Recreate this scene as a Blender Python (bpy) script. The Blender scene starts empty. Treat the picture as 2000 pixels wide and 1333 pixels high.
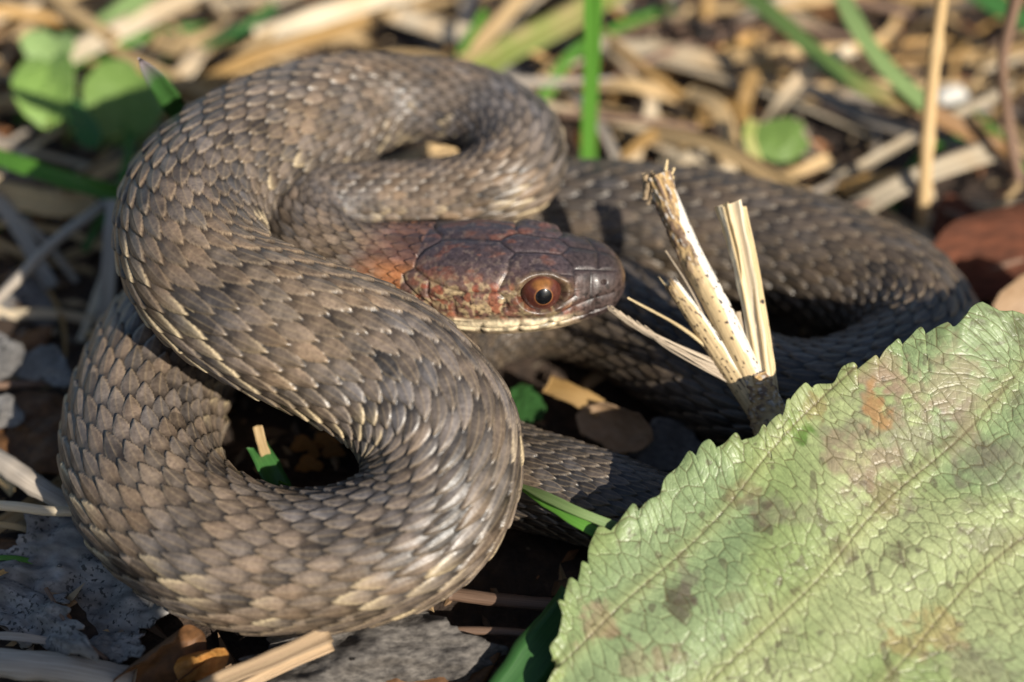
import bpy, math, random
import numpy as np
from mathutils import Vector

# ------------------------------------------------------------------ camera, light, exposure
# scale: 1 Blender unit = 1 cm
sc = bpy.context.scene
col = sc.collection
PITCH = math.radians(42); DIST = 14.0; LENS = 60.0; F = LENS / 36 * 2000
T0 = np.array([0, 0, .6]); FW = np.array([0, math.cos(PITCH), -math.sin(PITCH)])
RT = np.array([1., 0, 0]); UP = np.cross(RT, FW); CAM = T0 - FW * DIST
cd = bpy.data.cameras.new('camera'); cam = bpy.data.objects.new('camera', cd); col.objects.link(cam)
cam.location = CAM; cam.rotation_euler = (math.pi / 2 - PITCH, 0, 0)
cd.lens = LENS; cd.sensor_width = 36; cd.clip_start = .1; cd.clip_end = 3000
cd.dof.use_dof = True; cd.dof.focus_distance = 12.6; cd.dof.aperture_fstop = .06 / .40
sc.camera = cam
SUN = np.array([.54, -.67, .51]); SUN /= np.linalg.norm(SUN)
w = bpy.data.worlds.new('World'); sc.world = w; w.use_nodes = True
wn = w.node_tree.nodes; bg = wn['Background']
sky = wn.new('ShaderNodeTexSky'); sky.sky_type = 'NISHITA'; sky.sun_disc = False
sky.sun_elevation = math.asin(SUN[2]); sky.sun_rotation = math.atan2(SUN[0], SUN[1])
w.node_tree.links.new(sky.outputs[0], bg.inputs[0]); bg.inputs[1].default_value = .075
sl = bpy.data.lights.new('sun', 'SUN'); sl.energy = 5.0; sl.angle = math.radians(.55); sl.color = (1, .93, .82)
so = bpy.data.objects.new('sun', sl); col.objects.link(so)
so.rotation_euler = Vector(-SUN).to_track_quat('-Z', 'Y').to_euler(); so.location = (8, -12, 10)
sc.view_settings.view_transform = 'Standard'; sc.view_settings.look = 'None'
sc.view_settings.exposure = 0.55; sc.view_settings.gamma = 1; sc.view_settings.use_curve_mapping = False
sc.unit_settings.scale_length = .01

rng = np.random.default_rng(7); rnd = random.Random(11)

# ------------------------------------------------------------------ helpers
def U(px, py, z):
    "point of the place at height z seen in that direction"
    d = FW + RT * (px - 1000) / F - UP * (py - 666.5) / F
    return CAM + d * ((z - CAM[2]) / d[2])
def depth(p): return float((np.asarray(p) - CAM) @ FW)
def PXW(p): return depth(p) / F            # cm per pixel at p
def sstep(a, b, x):
    t = np.clip((x - a) / (b - a), 0, 1); return t * t * (3 - 2 * t)
def hash3(i, j, k, seed=0):
    n = (i.astype(np.int64) * 73856093) ^ (j.astype(np.int64) * 19349663) ^ (k.astype(np.int64) * 83492791) ^ (seed * 2654435761)
    n = (n ^ (n >> 13)) * 1274126177 & 0x7fffffff
    n = (n ^ (n >> 16)) * 1103515245 & 0x7fffffff
    return (n ^ (n >> 11)) % 100003 / 100003.0
def vnoise(p, seed=0):
    p = np.asarray(p, float); i = np.floor(p).astype(np.int64); f = p - i; f = f * f * (3 - 2 * f); r = 0
    for a in (0, 1):
        for b in (0, 1):
            for c in (0, 1):
                wgt = (f[..., 0] if a else 1 - f[..., 0]) * (f[..., 1] if b else 1 - f[..., 1]) * (f[..., 2] if c else 1 - f[..., 2])
                r = r + wgt * hash3(i[..., 0] + a, i[..., 1] + b, i[..., 2] + c, seed)
    return r
def fbm(p, o=3, seed=0):
    s = 0; a = .5; t = 0
    for k in range(o):
        s = s + a * vnoise(p * 2 ** k, seed + k); t += a; a *= .5
    return s / t
def mesh_grid(name, V, closed_v=False, col_attr=None, uv=None, cap=False):
    "V: (n,m,3) grid -> mesh of quads"
    n, m = V.shape[:2]; idx = np.arange(n * m).reshape(n, m)
    if closed_v: a = idx[:-1]; b = idx[1:]; q = np.stack([a, np.roll(a, -1, 1), np.roll(b, -1, 1), b], -1).reshape(-1, 4)
    else: q = np.stack([idx[:-1, :-1], idx[:-1, 1:], idx[1:, 1:], idx[1:, :-1]], -1).reshape(-1, 4)
    me = bpy.data.meshes.new(name); nv = n * m; nq = len(q)
    extra = [list(idx[0]), list(idx[-1][::-1])] if cap else []
    me.vertices.add(nv); me.vertices.foreach_set('co', V.reshape(-1).astype(np.float32))
    loops = np.concatenate([q.reshape(-1)] + [np.array(e) for e in extra]).astype(np.int32)
    starts = np.concatenate([np.arange(nq) * 4] + ([[nq * 4, nq * 4 + m]] if cap else [])).astype(np.int32)
    me.loops.add(len(loops)); me.loops.foreach_set('vertex_index', loops)
    me.polygons.add(len(starts)); me.polygons.foreach_set('loop_start', starts)
    me.update(calc_edges=True); me.validate()
    me.polygons.foreach_set('use_smooth', np.ones(len(me.polygons), bool))
    if col_attr is not None:
        ca = me.color_attributes.new('Col', 'FLOAT_COLOR', 'POINT')
        ca.data.foreach_set('color', np.concatenate([col_attr.reshape(-1, 3), np.ones((nv, 1))], 1).astype(np.float32).reshape(-1))
    if uv is not None:
        ul = me.uv_layers.new(name='UVMap'); li = np.empty(len(me.loops), np.int32); me.loops.foreach_get('vertex_index', li)
        ul.data.foreach_set('uv', uv.reshape(-1, 2)[li].astype(np.float32).reshape(-1))
    return me
def link(name, me, mat=None, parent=None):
    o = bpy.data.objects.new(name, me); col.objects.link(o)
    if mat is not None and me is not None: me.materials.append(mat)
    if parent is not None: o.parent = parent
    return o
def tag(o, label=None, cat=None, group=None, kind=None):
    if label: o['label'] = label
    if cat: o['category'] = cat
    if group: o['group'] = group
    if kind: o['kind'] = kind
    return o
def empty(name, loc=(0, 0, 0)):
    o = bpy.data.objects.new(name, None); col.objects.link(o); o.location = loc; o.empty_display_size = .2; return o
def recenter(o, base):
    "put the object's origin at base without moving it"
    base = np.asarray(base, float); me = o.data
    co = np.empty(len(me.vertices) * 3, np.float32); me.vertices.foreach_get('co', co)
    co = (co.reshape(-1, 3) - base).astype(np.float32); me.vertices.foreach_set('co', co.reshape(-1)); o.location = base; me.update()

# ------------------------------------------------------------------ materials
class NT:
    def __init__(s, name):
        s.m = bpy.data.materials.new(name); s.m.use_nodes = True; s.t = s.m.node_tree; s.n = s.t.nodes
        s.b = s.n['Principled BSDF']; s.out = s.n['Material Output']
    def new(s, t, **k):
        x = s.n.new(t)
        for a, v in k.items(): setattr(x, a, v)
        return x
    def l(s, a, b): s.t.links.new(a, b)
    def noise(s, vec, scale, detail=4, rough=.55):
        x = s.new('ShaderNodeTexNoise'); x.inputs['Scale'].default_value = scale; x.inputs['Detail'].default_value = detail
        x.inputs['Roughness'].default_value = rough
        if vec is not None: s.l(vec, x.inputs['Vector'])
        return x.outputs['Fac']
    def ramp(s, fac, stops):
        r = s.new('ShaderNodeValToRGB'); e = r.color_ramp.elements
        while len(e) < len(stops): e.new(.5)
        for el, (p, c) in zip(e, stops): el.position = p; el.color = (*c, 1) if len(c) == 3 else c
        s.l(fac, r.inputs[0]); return r.outputs[0]
    def mix(s, mode, fac, a, b):
        x = s.new('ShaderNodeMix', data_type='RGBA', blend_type=mode)
        for sock, v in ((x.inputs[0], fac), (x.inputs[6], a), (x.inputs[7], b)):
            if hasattr(v, 'is_linked'): s.l(v, sock)
            elif isinstance(v, (int, float)): sock.default_value = v
            else: sock.default_value = (*v, 1)
        return x.outputs[2]
    def bump(s, h, strength, dist):
        x = s.new('ShaderNodeBump'); x.inputs['Strength'].default_value = strength; x.inputs['Distance'].default_value = dist
        s.l(h, x.inputs['Height']); s.l(x.outputs[0], s.b.inputs['Normal'])
    def mapped(s, src, scale):
        mp = s.new('ShaderNodeMapping'); mp.inputs['Scale'].default_value = scale; s.l(src, mp.inputs['Vector']); return mp.outputs[0]
def blade_mat(name, c0, c1, c2=None, rough=.55, trans=.25, streak=(1.5, 26, 1), spot=None, bump=.25, ends=None):
    "fibrous blade or stem: lengthwise streaks on UV (u along, v across)"
    k = NT(name); tc = k.new('ShaderNodeTexCoord'); oi = k.new('ShaderNodeObjectInfo')
    st = k.noise(k.mapped(tc.outputs['UV'], streak), 1.0, 5, .6)
    c = k.ramp(st, [(.3, c0), (.7, c1)])
    if c2 is not None:
        big = k.noise(tc.outputs['Object'], 1.1, 3); c = k.mix('MIX', k.ramp(big, [(.45, (0, 0, 0)), (.65, (1, 1, 1))]), c, c2)
    if ends is not None:
        sx = k.new('ShaderNodeSeparateXYZ'); k.l(tc.outputs['UV'], sx.inputs[0])
        c = k.mix('MIX', k.ramp(sx.outputs[0], [(ends[0], (0, 0, 0)), (ends[1], (1, 1, 1))]), c, ends[2])
    if spot is not None:
        sp = k.noise(tc.outputs['Object'], spot[0], 2); msk = k.ramp(k.noise(tc.outputs['Object'], 2.3, 3), [(.42, (0, 0, 0)), (.58, (1, 1, 1))]); c = k.mix('MIX', k.mix('MULTIPLY', 1., k.ramp(sp, [(spot[1], (0, 0, 0)), (spot[1] + .05, (1, 1, 1))]), msk), c, spot[2]); c = k.mix('MULTIPLY', .8, c, k.ramp(k.noise(tc.outputs['Object'], 4, 5), [(.3, (.4, .37, .34)), (.7, (1.2, 1.2, 1.2))]))
    hv = k.new('ShaderNodeHueSaturation'); mr = k.new('ShaderNodeMapRange'); mr.inputs[3].default_value = .72; mr.inputs[4].default_value = 1.2
    k.l(oi.outputs['Random'], mr.inputs[0]); k.l(mr.outputs[0], hv.inputs['Value']); k.l(c, hv.inputs['Color']); c = hv.outputs[0]
    k.l(c, k.b.inputs['Base Color']); k.b.inputs['Roughness'].default_value = rough
    k.b.inputs['Specular IOR Level'].default_value = .35
    if bump: k.bump(st, bump, .02)
    if trans > 0:
        tr = k.new('ShaderNodeBsdfTranslucent'); k.l(c, tr.inputs[0]); ms = k.new('ShaderNodeMixShader'); ms.inputs[0].default_value = trans
        k.l(k.b.outputs[0], ms.inputs[1]); k.l(tr.outputs[0], ms.inputs[2]); k.l(ms.outputs[0], k.out.inputs[0])
    return k.m
M = {}
M['straw'] = blade_mat('dry_straw', (.46, .30, .13), (.72, .53, .29), None)
M['fibrous'] = blade_mat('fibrous_straw', (.22, .13, .07), (.62, .45, .27), None, streak=(1.2, 60, 1), bump=.5, trans=.1)
M['pale'] = blade_mat('pale_straw', (.52, .40, .25), (.80, .70, .53), (.60, .44, .26))
M['gold'] = blade_mat('golden_straw', (.40, .22, .07), (.62, .40, .15), (.55, .36, .16))
M['grey'] = blade_mat('grey_straw', (.24, .20, .16), (.46, .40, .33), None, trans=.1)
M['brown'] = blade_mat('brown_stem', (.10, .06, .04), (.24, .15, .10), None, trans=.05)
M['green'] = blade_mat('grass_green', (.07, .20, .025), (.14, .33, .05), None, rough=.4, trans=.35, bump=.1)
M['dkgreen'] = blade_mat('dark_grass_green', (.035, .11, .03), (.07, .20, .05), None, rough=.4, trans=.3, bump=.1)
M['ltgreen'] = blade_mat('light_grass_green', (.20, .32, .10), (.33, .44, .18), None, rough=.5, trans=.35, bump=.1)
M['yelgreen'] = blade_mat('yellowing_blade', (.30, .38, .08), (.45, .50, .14), (.66, .50, .24), rough=.5, trans=.35, bump=.1)
M['greentan'] = blade_mat('green_blade_dry_end', (.14, .25, .06), (.26, .38, .12), None, rough=.5, trans=.3, bump=.1, ends=(.5, .75, (.40, .22, .09)))
M['greentip'] = blade_mat('green_blade_pale_tip', (.06, .17, .04), (.11, .27, .07), None, rough=.38, trans=.3, bump=.1, ends=(.72, .95, (.45, .38, .40)))
M['clover'] = blade_mat('clover_leaf', (.15, .27, .05), (.27, .40, .11), None, rough=.5, trans=.35, streak=(14, 3, 1), bump=.1)
M['weathered'] = blade_mat('weathered_grey_leaf', (.13, .125, .12), (.29, .275, .26), None, rough=.75, trans=.05, streak=(4, 6, 1), spot=(26, .56, (.05, .048, .045)), bump=.5)
M['deadleaf'] = blade_mat('dead_brown_leaf', (.09, .045, .02), (.26, .12, .045), None, rough=.6, trans=.25, streak=(5, 5, 1), bump=.4)
M['redleaf'] = blade_mat('red_brown_dead_leaf', (.04, .016, .010), (.16, .055, .028), None, rough=.95, trans=.15, streak=(7, 16, 1), bump=.9)
M['tanleaf'] = blade_mat('tan_dead_leaf', (.38, .24, .13), (.55, .38, .24), None, rough=.6, trans=.25, streak=(5, 5, 1), bump=.4)
M['orangeleaf'] = blade_mat('orange_dead_leaf', (.36, .14, .03), (.62, .33, .09), None, rough=.55, trans=.35, streak=(5, 5, 1), bump=.4)
def soil_mat():
    k = NT('soil'); tc = k.new('ShaderNodeTexCoord'); o = tc.outputs['Object']
    a = k.noise(o, 2.2, 8, .7); b = k.noise(o, 9, 6, .7)
    c = k.ramp(a, [(.3, (.02, .014, .010)), (.55, (.075, .047, .030)), (.75, (.19, .12, .075))])
    c = k.mix('MULTIPLY', .6, c, k.ramp(b, [(.3, (.35, .3, .28)), (.7, (1, 1, 1))]))
    k.l(c, k.b.inputs['Base Color']); k.b.inputs['Roughness'].default_value = .9; k.bump(b, .8, .12); return k.m
M['soil'] = soil_mat()

# ------------------------------------------------------------------ the ground
def ground_h(x, y):
    p = np.stack([x * .8, y * .8, np.zeros_like(x)], -1)
    near = np.exp(-((x / 14) ** 2 + (y / 14) ** 2))
    return near * ((fbm(p, 4, 3) - .5) * .45 + (fbm(p * 5, 2, 9) - .5) * .10) - .10
def build_ground():
    g = np.concatenate([[-900, -300, -100, -45, -25], np.linspace(-15, 15, 300), [25, 45, 100, 300, 900]])
    X, Y = np.meshgrid(g, g, indexing='ij'); Z = ground_h(X, Y)
    o = link('ground', mesh_grid('ground', np.stack([X, Y, Z], -1)), M['soil']); tag(o, 'dark brown soil under the snake and litter', 'soil', kind='structure')
build_ground()

# ------------------------------------------------------------------ the snake
CP = [  # direction and height of the body's middle line from snout to tail tip, half thickness
(1216,536,1.42,60),(1060,549,1.45,95),(920,543,1.42,105),(800,528,1.38,88),(690,518,1.38,80),
(596,464,1.42,82),(614,406,1.38,79),(740,396,1.32,78),(880,392,1.32,82),(985,358,1.42,88),(1014,292,1.5,93),
(948,222,1.58,84),(850,196,1.62,80),(750,196,1.62,92),(655,222,1.62,114),(522,280,1.66,130),(402,370,1.72,139),(370,464,1.74,141),
(424,566,1.72,141),(555,638,1.62,146),(680,690,1.5,148),(800,765,1.3,150),(868,880,1.05,150),(830,1015,.75,146),
(715,1082,.62,139),(570,1100,.56,138),(425,1073,.56,143),(310,985,.56,146),(274,860,.56,146),(308,740,.56,143),
(380,640,.55,140),(520,545,.53,132),(700,475,.52,126),(900,445,.52,124),(1080,440,.54,124),(1250,445,.55,124),(1430,470,.54,124),(1615,518,.53,122),(1755,588,.52,120),
(1802,680,.5,118),(1700,760,.48,118),(1560,785,.47,116),(1420,745,.46,115),(1280,660,.45,112),(1150,600,.43,108),
(1010,590,.4,104),(900,640,.38,102),(850,740,.37,100),(880,850,.36,100),(980,920,.35,98),(1120,960,.34,94),(1280,1010,.3,84),(1450,1060,.22,60),(1620,1090,.12,32),(1750,1090,.05,10)]
def snake_path(n=4000):
    P = np.array([U(a, b, z) for a, b, z, h in CP]); R = np.array([h * depth(p) / F for (a, b, z, h), p in zip(CP, P)])
    Q = np.column_stack([P, R]); t = np.r_[0, np.cumsum(np.sqrt(np.linalg.norm(np.diff(P, axis=0), axis=1)))]
    m = np.zeros_like(Q); m[1:-1] = (Q[2:] - Q[:-2]) / (t[2:] - t[:-2])[:, None]
    m[0] = (Q[1] - Q[0]) / (t[1] - t[0]); m[-1] = (Q[-1] - Q[-2]) / (t[-1] - t[-2])
    tt = np.linspace(0, t[-1], 6000); k = np.clip(np.searchsorted(t, tt, side='right') - 1, 0, len(t) - 2)
    h = (t[k + 1] - t[k]); u = ((tt - t[k]) / h)[:, None]; h = h[:, None]
    X = (2*u**3-3*u**2+1)*Q[k] + (u**3-2*u**2+u)*h*m[k] + (-2*u**3+3*u**2)*Q[k+1] + (u**3-u**2)*h*m[k+1]
    s = np.r_[0, np.cumsum(np.linalg.norm(np.diff(X[:, :3], axis=0), axis=1))]
    S = np.linspace(0, s[-1], n); X = np.column_stack([np.interp(S, s, X[:, i]) for i in range(4)])
    wd = int(.35 / S[1]); ker = np.hanning(2 * wd + 5)[1:-1]; ker /= ker.sum()
    pad = np.vstack([2*X[:1]-X[1:wd+2][::-1], X, 2*X[-1:]-X[-wd-2:-1][::-1]])
    return S, np.column_stack([np.convolve(pad[:, i], ker, 'valid') for i in range(4)])
HL = 1.72                                                            # head length
ROWA = math.radians(10.4); NROW = 12
def smooth_interp(x, xp, fp):
    xx = np.linspace(xp[0], xp[-1], 600); y = np.interp(xx, xp, fp); k = np.hanning(61); k /= k.sum()
    y = np.convolve(np.r_[np.full(30, y[0]) - (y[30:0:-1] - y[0]), y, np.full(30, y[-1]) - (y[-2:-32:-1] - y[-1])], k, 'valid')
    return np.interp(x, xx, y)
def snake_frame(s_arr):
    S, X = snake_path(); L = S[-1]
    C3 = np.column_stack([np.interp(s_arr, S, X[:, i]) for i in range(3)]); r = np.interp(s_arr, S, X[:, 3])
    T = np.column_stack([np.interp(s_arr, S, np.gradient(X[:, i], S)) for i in range(3)]); T /= np.linalg.norm(T, axis=1)[:, None]
    # head and first bit of neck straight
    N = np.array([0, 0, 1.]) - T * T[:, 2:3]; N /= np.linalg.norm(N, axis=1)[:, None]
    B = np.cross(T, N)
    return C3, r, T, N, B, L
def head_profile(s):
    x = np.clip(s, 0, 2.6)
    a = smooth_interp(x, [0, .1, .2, .4, .6, .9, 1.2, 1.45, 1.72, 2.6], [.20, .25, .29, .36, .42, .46, .475, .45, .39, .335])
    t = smooth_interp(x, [0, .1, .2, .4, .6, .9, 1.2, 1.45, 1.72, 2.6], [.17, .215, .25, .31, .36, .395, .39, .35, .31, .31])
    b = smooth_interp(x, [0, .1, .2, .4, .6, .9, 1.2, 1.45, 1.72, 2.6], [.19, .22, .235, .26, .285, .315, .335, .34, .335, .32])
    e = np.sqrt(np.clip(1 - (1 - np.clip(s / .16, 0, 1)) ** 2, 0, 1))       # blunt snout
    return a * e, t * e, b * e
EYE_X, EYE_T, EYE_R = .655, math.radians(64), .150
# seams between the head plates: (x from snout, angle from the crown in degrees), mirrored on both sides
SEAMS = [[(1.51, 12), (1.40, 0), (1.2, 0), (.95, 0)], [(.95, 0), (.83, 11), (.68, 9), (.52, 10), (.45, 0)], [(.45, 0), (.26, 0), (.1, 0)],
 [(.23, 0), (.25, 14), (.27, 31)], [(.82, 11), (.86, 20), (.86, 36)], [(.52, 10), (.47, 21), (.45, 32)],
 [(1.51, 12), (1.56, 29), (1.55, 38), (1.4, 51), (1.26, 59), (1.13, 63), (.92, 61), (.86, 36)], [(.92, 61), (.87, 68), (.86, 82)],
 [(1.4, 51), (1.4, 70), (1.3, 75), (1.13, 63)], [(1.13, 63), (1.21, 73), (1.2, 90), (1.09, 92), (.98, 91), (.9, 86), (.87, 68)],
 [(1.25, 95), (1.11, 94), (1.0, 93), (.9, 89), (.78, 90), (.6, 91), (.46, 84), (.29, 80), (.15, 81)], [(.79, 90), (.79, 103)], [(.62, 91), (.62, 103)], [(.46, 84), (.46, 103)], [(.30, 80), (.30, 103)], [(1.02, 93), (1.04, 104)],
 [(.55, 40), (.46, 41), (.46, 71), (.55, 80)], [(.45, 32), (.33, 33), (.14, 36)], [(.33, 33), (.34, 80)], [(.46, 41), (.45, 32)], [(1.4, 70), (1.37, 79), (1.21, 73)],
 [(1.66, 48), (1.55, 38)], [(1.66, 48), (1.62, 61), (1.48, 75), (1.38, 82)], [(1.66, 48), (1.72, 56)], [(1.48, 75), (1.52, 90)],
 [(.12, 103), (.12, 122)], [(.34, 103), (.34, 124)], [(.56, 103), (.56, 126)], [(.8, 103), (.8, 128)], [(1.05, 104), (1.05, 130)], [(.05, 122), (.4, 124), (.8, 128), (1.2, 132)]]
def dist_poly(x, y, pts):
    d = np.full(x.shape, 9.)
    for (x0, y0), (x1, y1) in zip(pts[:-1], pts[1:]):
        dx, dy = x1 - x0, y1 - y0; t = np.clip(((x - x0) * dx + (y - y0) * dy) / (dx * dx + dy * dy + 1e-9), 0, 1)
        d = np.minimum(d, np.hypot(x - x0 - t * dx, y - y0 - t * dy))
    return d
def scale_field(ph, th):
    """ph: lengthwise phase (1 per scale), th: angle from the back. -> height, edge distance, id hash, keel, row"""
    row = th / ROWA; j0 = np.round(row); H = np.full(ph.shape, -1.); E = np.zeros(ph.shape); ID = np.zeros(ph.shape); K = np.zeros(ph.shape); UU = np.zeros(ph.shape)
    Lr = 1.30; OUT = np.full(ph.shape, 9.)
    for dj in (-1, 0, 1):
        j = j0 + dj; v = row - j - .10 * (hash3(np.floor(ph), j, j * 0 + 9, 6) - .5) * 0; off = np.where(np.mod(j, 2) == 0, 0., .5)
        i0 = np.floor(ph - off)
        for di in (-1, 0):
            i = i0 + di; jit = hash3(i, j, j * 0 + 5, 1) - .5
            u = (ph - off - i - .12 * jit) / Lr
            wmax = .665
            wd = wmax * np.where(u < .42, np.clip(u / .12, 0, 1) ** .5, np.clip(1 - (np.clip(u - .42, 0, 1) / .58) ** 1.95, 0, 1))
            inside = (u > 0) & (u < 1) & (np.abs(v) < wd)
            q = np.abs(v) / np.maximum(wd, 1e-3)
            edge = np.minimum((wd - np.abs(v)) * .8, (1 - u) * 1.6)
            keel = np.exp(-(v / .055) ** 2) * sstep(.2, .4, u) * sstep(1.0, .9, u)
            h = u * .9 - .35 * v ** 2 + .12 * keel + .08 * jit - .26 * np.exp(-edge / .085)
            od = np.where((u > .25) & (u < 1.08) & ~inside, np.maximum((np.abs(v) - wd) * .8, (u - 1) * 1.6 * (np.abs(v) < .12)), 9.); OUT = np.minimum(OUT, np.where(od > 0, od, 9.))
            better = inside & (h > H)
            H = np.where(better, h, H); E = np.where(better, edge, E); ID = np.where(better, hash3(i, j, j * 0 + 3, 2), ID); K = np.where(better, keel, K); UU = np.where(better, u, UU)
    miss = H < -.5
    return np.where(miss, -.12, H), np.where(miss, 0, E), ID, K, UU, j0, OUT
def lin(c): return np.array([((v / 255 + .055) / 1.055) ** 2.4 if v > 10 else v / 255 / 12.92 for v in c])
def snake_surface(NTH=330, ds=.0122, dh=.0075):
    S0, X0 = snake_path(); L = S0[-1]
    s = np.concatenate([.16 * (1 - np.cos(np.linspace(0.02, 1, 24) * math.pi / 2)), np.arange(.16 + dh, 2.3, dh), np.arange(2.3, 17.3, ds), np.arange(17.3, 19.6, .05), np.arange(19.6, 27.7, ds), np.arange(27.7, 29.7, .05), np.arange(29.7, 32.2, ds), np.arange(32.2, L - .02, .04)])
    C3, r, T, N, B, L = snake_frame(s)
    ha, ht, hb = head_profile(s); mixb = sstep(1.55, 2.3, s)
    a = ha * (1 - mixb) + 1.03 * r * mixb; t = ht * (1 - mixb) + .98 * r * mixb; b = hb * (1 - mixb) + .95 * r * mixb
    endt = np.sqrt(np.clip(1 - (1 - np.clip((L - s) / .06, 0, 1)) ** 2, 0, 1)); a, t, b = a * endt, t * endt, b * endt
    gq = np.linspace(-1, 1, NTH, endpoint=False); th = np.interp(gq, [-1, -.91, .91, 1], [-math.pi, -math.radians(136), math.radians(136), math.pi])   # finer on the back, coarser on the belly
    SS, TH = np.meshgrid(s, th, indexing='ij'); ATH = np.abs(TH); DEG = np.degrees(ATH)
    nexp = (2.5 * (1 - mixb) + 2.0 * mixb)[:, None]
    cs = np.sign(np.cos(TH)) * np.abs(np.cos(TH)) ** (2 / nexp); sn = np.sign(np.sin(TH)) * np.abs(np.sin(TH)) ** (2 / nexp)
    oy = a[:, None] * sn; oz = np.where(cs > 0, t[:, None], b[:, None]) * cs
    P = C3[:, None] + oy[..., None] * B[:, None] + oz[..., None] * N[:, None]
    # normals of the plain surface
    dS = np.gradient(P, axis=0); dT = np.roll(P, -1, 1) - np.roll(P, 1, 1); NN = np.cross(dT, dS); NN /= np.linalg.norm(NN, axis=2)[..., None] + 1e-12
    outw = P - C3[:, None]; flip = np.sign((NN * outw).sum(2)); flip[flip == 0] = 1; NN *= flip[..., None]
    # ---- scales on the body
    fine = np.linspace(0, L, 4000); rr = np.clip(np.interp(fine, S0, X0[:, 3]), .2, .6); rr = np.where(fine < 3, np.minimum(rr, .34), rr)
    phs = np.r_[0, np.cumsum(np.diff(fine) / (.475 * rr[:-1]))]; ph = np.interp(s, fine, phs)
    PH = np.repeat(ph[:, None], NTH, 1)
    H, E, ID, K, UU, ROW, OUT = scale_field(PH, TH)
    vent = sstep(math.radians(138), math.radians(143), ATH)
    bul = np.mod(PH + .35 * np.cos((math.pi - ATH) * 2.2), 1); Hv = bul * .6 + .2 * (1 - sstep(0, .08, bul)); Ev = np.minimum(bul, 1 - bul)
    amp = np.clip(r / .57, .25, 1)[:, None] * .038
    hend = 1.55 + .11 * sstep(36, 50, DEG) - .2 * sstep(70, 95, DEG); bodyw = sstep(hend - .008, hend + .012, SS)
    # nape: the head plates end in a scalloped line
    disp = amp * ((1 - vent) * H + vent * Hv) * bodyw
    low = fbm(P * 2.2, 2, 21)
    disp += (low - .5) * .03 * sstep(2, 3, SS)
    # ---- head relief
    hx, hd = SS, DEG; hw = 1 - bodyw
    R0 = .42; ang = ATH * R0                                          # roughly isometric chart on the head
    seam = np.full(SS.shape, 9.); hm = SS < HL + .2; hid = np.zeros(SS.shape)
    for pts in SEAMS:
        q = [(x, math.radians(d) * R0) for x, d in pts]; seam[hm] = np.minimum(seam[hm], dist_poly(SS[hm], ang[hm], q))
    disp -= hw * .010 * np.exp(-(seam / .010) ** 2) * (.45 + .55 * sstep(.4, .6, SS))
    disp += hw * .009 * sstep(.0, .05, seam)
    ex, ey = SS - EYE_X, (ATH - EYE_T) * .36; ed = np.hypot(ex, ey * 1.02)
    disp -= hw * .10 * sstep(EYE_R * 1.02, EYE_R * .72, ed)
    disp += hw * .007 * np.exp(-((ed - EYE_R * 1.12) / .045) ** 2) * np.where(ey < 0, 1.0, .35)
    disp += hw * .030 * np.exp(-((ed - EYE_R * 1.10) / .05) ** 2) * sstep(-.02, -.10, ey)
    mouth = math.radians(103) + np.interp(SS, [0, .15, .6, 1.0, 1.4], [.0, -.02, .0, .05, -.05])
    md = (ATH - mouth) * .34; inm = sstep(1.42, 1.3, SS) * sstep(.0, .05, SS)
    disp -= hw * .022 * np.exp(-(md / .013) ** 2) * inm
    disp += hw * .012 * np.exp(-((md + .05) / .035) ** 2) * inm
    nd = np.hypot(SS - .235, (ATH - math.radians(57)) * .3); disp -= hw * .03 * np.exp(-(nd / .016) ** 2)
    disp -= hw * .018 * np.exp(-((SS - .38) / .07) ** 2 - ((ATH - math.radians(62)) * .3 / .09) ** 2)
    V = P + NN * disp[..., None]
    # ---- colour (pigment, plus shade painted into the rear loops)
    n1 = fbm(P * 9, 3, 31); n2 = fbm(P * 26, 2, 41); n3 = fbm(P * 1.4, 2, 51); n4 = fbm(P * 48, 2, 61)
    base = np.array([.132, .104, .084]); warm = np.array([.185, .132, .088]); cool = np.array([.108, .093, .086])
    c = base * np.ones(SS.shape + (1,)); c = c + (warm - base) * sstep(.5, .75, n3)[..., None] * .7 + (cool - base) * sstep(.5, .25, n3)[..., None]
    val = .62 + .7 * ID + .5 * (n2 - .5)
    dark = (hash3((ID * 9999).astype(int), (ID * 999).astype(int), (ID * 77).astype(int), 4) > .90) & (DEG > 20)
    val = np.where(dark & (UU < .75), val * .45, val)
    rim = np.exp(-((E - .045) / .04) ** 2); pale = np.array([.36, .27, .165])
    flank = sstep(70, 115, DEG)
    hue = hash3((ID * 5171).astype(int), (ID * 313).astype(int), (ID * 29).astype(int), 12)[..., None]; c = c * (1 + (hue - .5) * np.array([.26, .10, -.12])) ; c = c * (1 - .46 * sstep(17, 20, SS))[..., None]; dirt = sstep(.52, .7, fbm(P * 5.5, 3, 57)); c = c * (1 - .35 * dirt)[..., None]  # hue per scale, rear loops darkened as painted-in shade, then dirt
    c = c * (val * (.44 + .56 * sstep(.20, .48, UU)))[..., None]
    c = c + (pale - c) * (rim * (.36 + .30 * flank) * (.2 + 1.1 * n1))[..., None]
    c = c + (pale * .8 - c) * (K * .38)[..., None]
    crm = sstep(4.4, 6.0, np.abs(ROW) * ROWA / .199) * sstep(.62, .85, hash3((ID * 7919).astype(int), (ID * 131).astype(int), (ID * 17).astype(int), 8)) * np.exp(-E / .22) * sstep(.35, .7, UU) * sstep(19, 17, SS); c = c + (np.array([.58, .46, .28]) - c) * (crm * .85)[..., None]
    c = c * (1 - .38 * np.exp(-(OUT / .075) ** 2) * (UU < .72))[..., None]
    inter = (E <= .001); c = np.where(inter[..., None], np.array([.040, .027, .018]) * (.4 + 1.2 * n1)[..., None], c)
    stripe = np.exp(-(DEG / 16) ** 2) * .18; c = c * (1 + stripe)[..., None]
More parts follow.
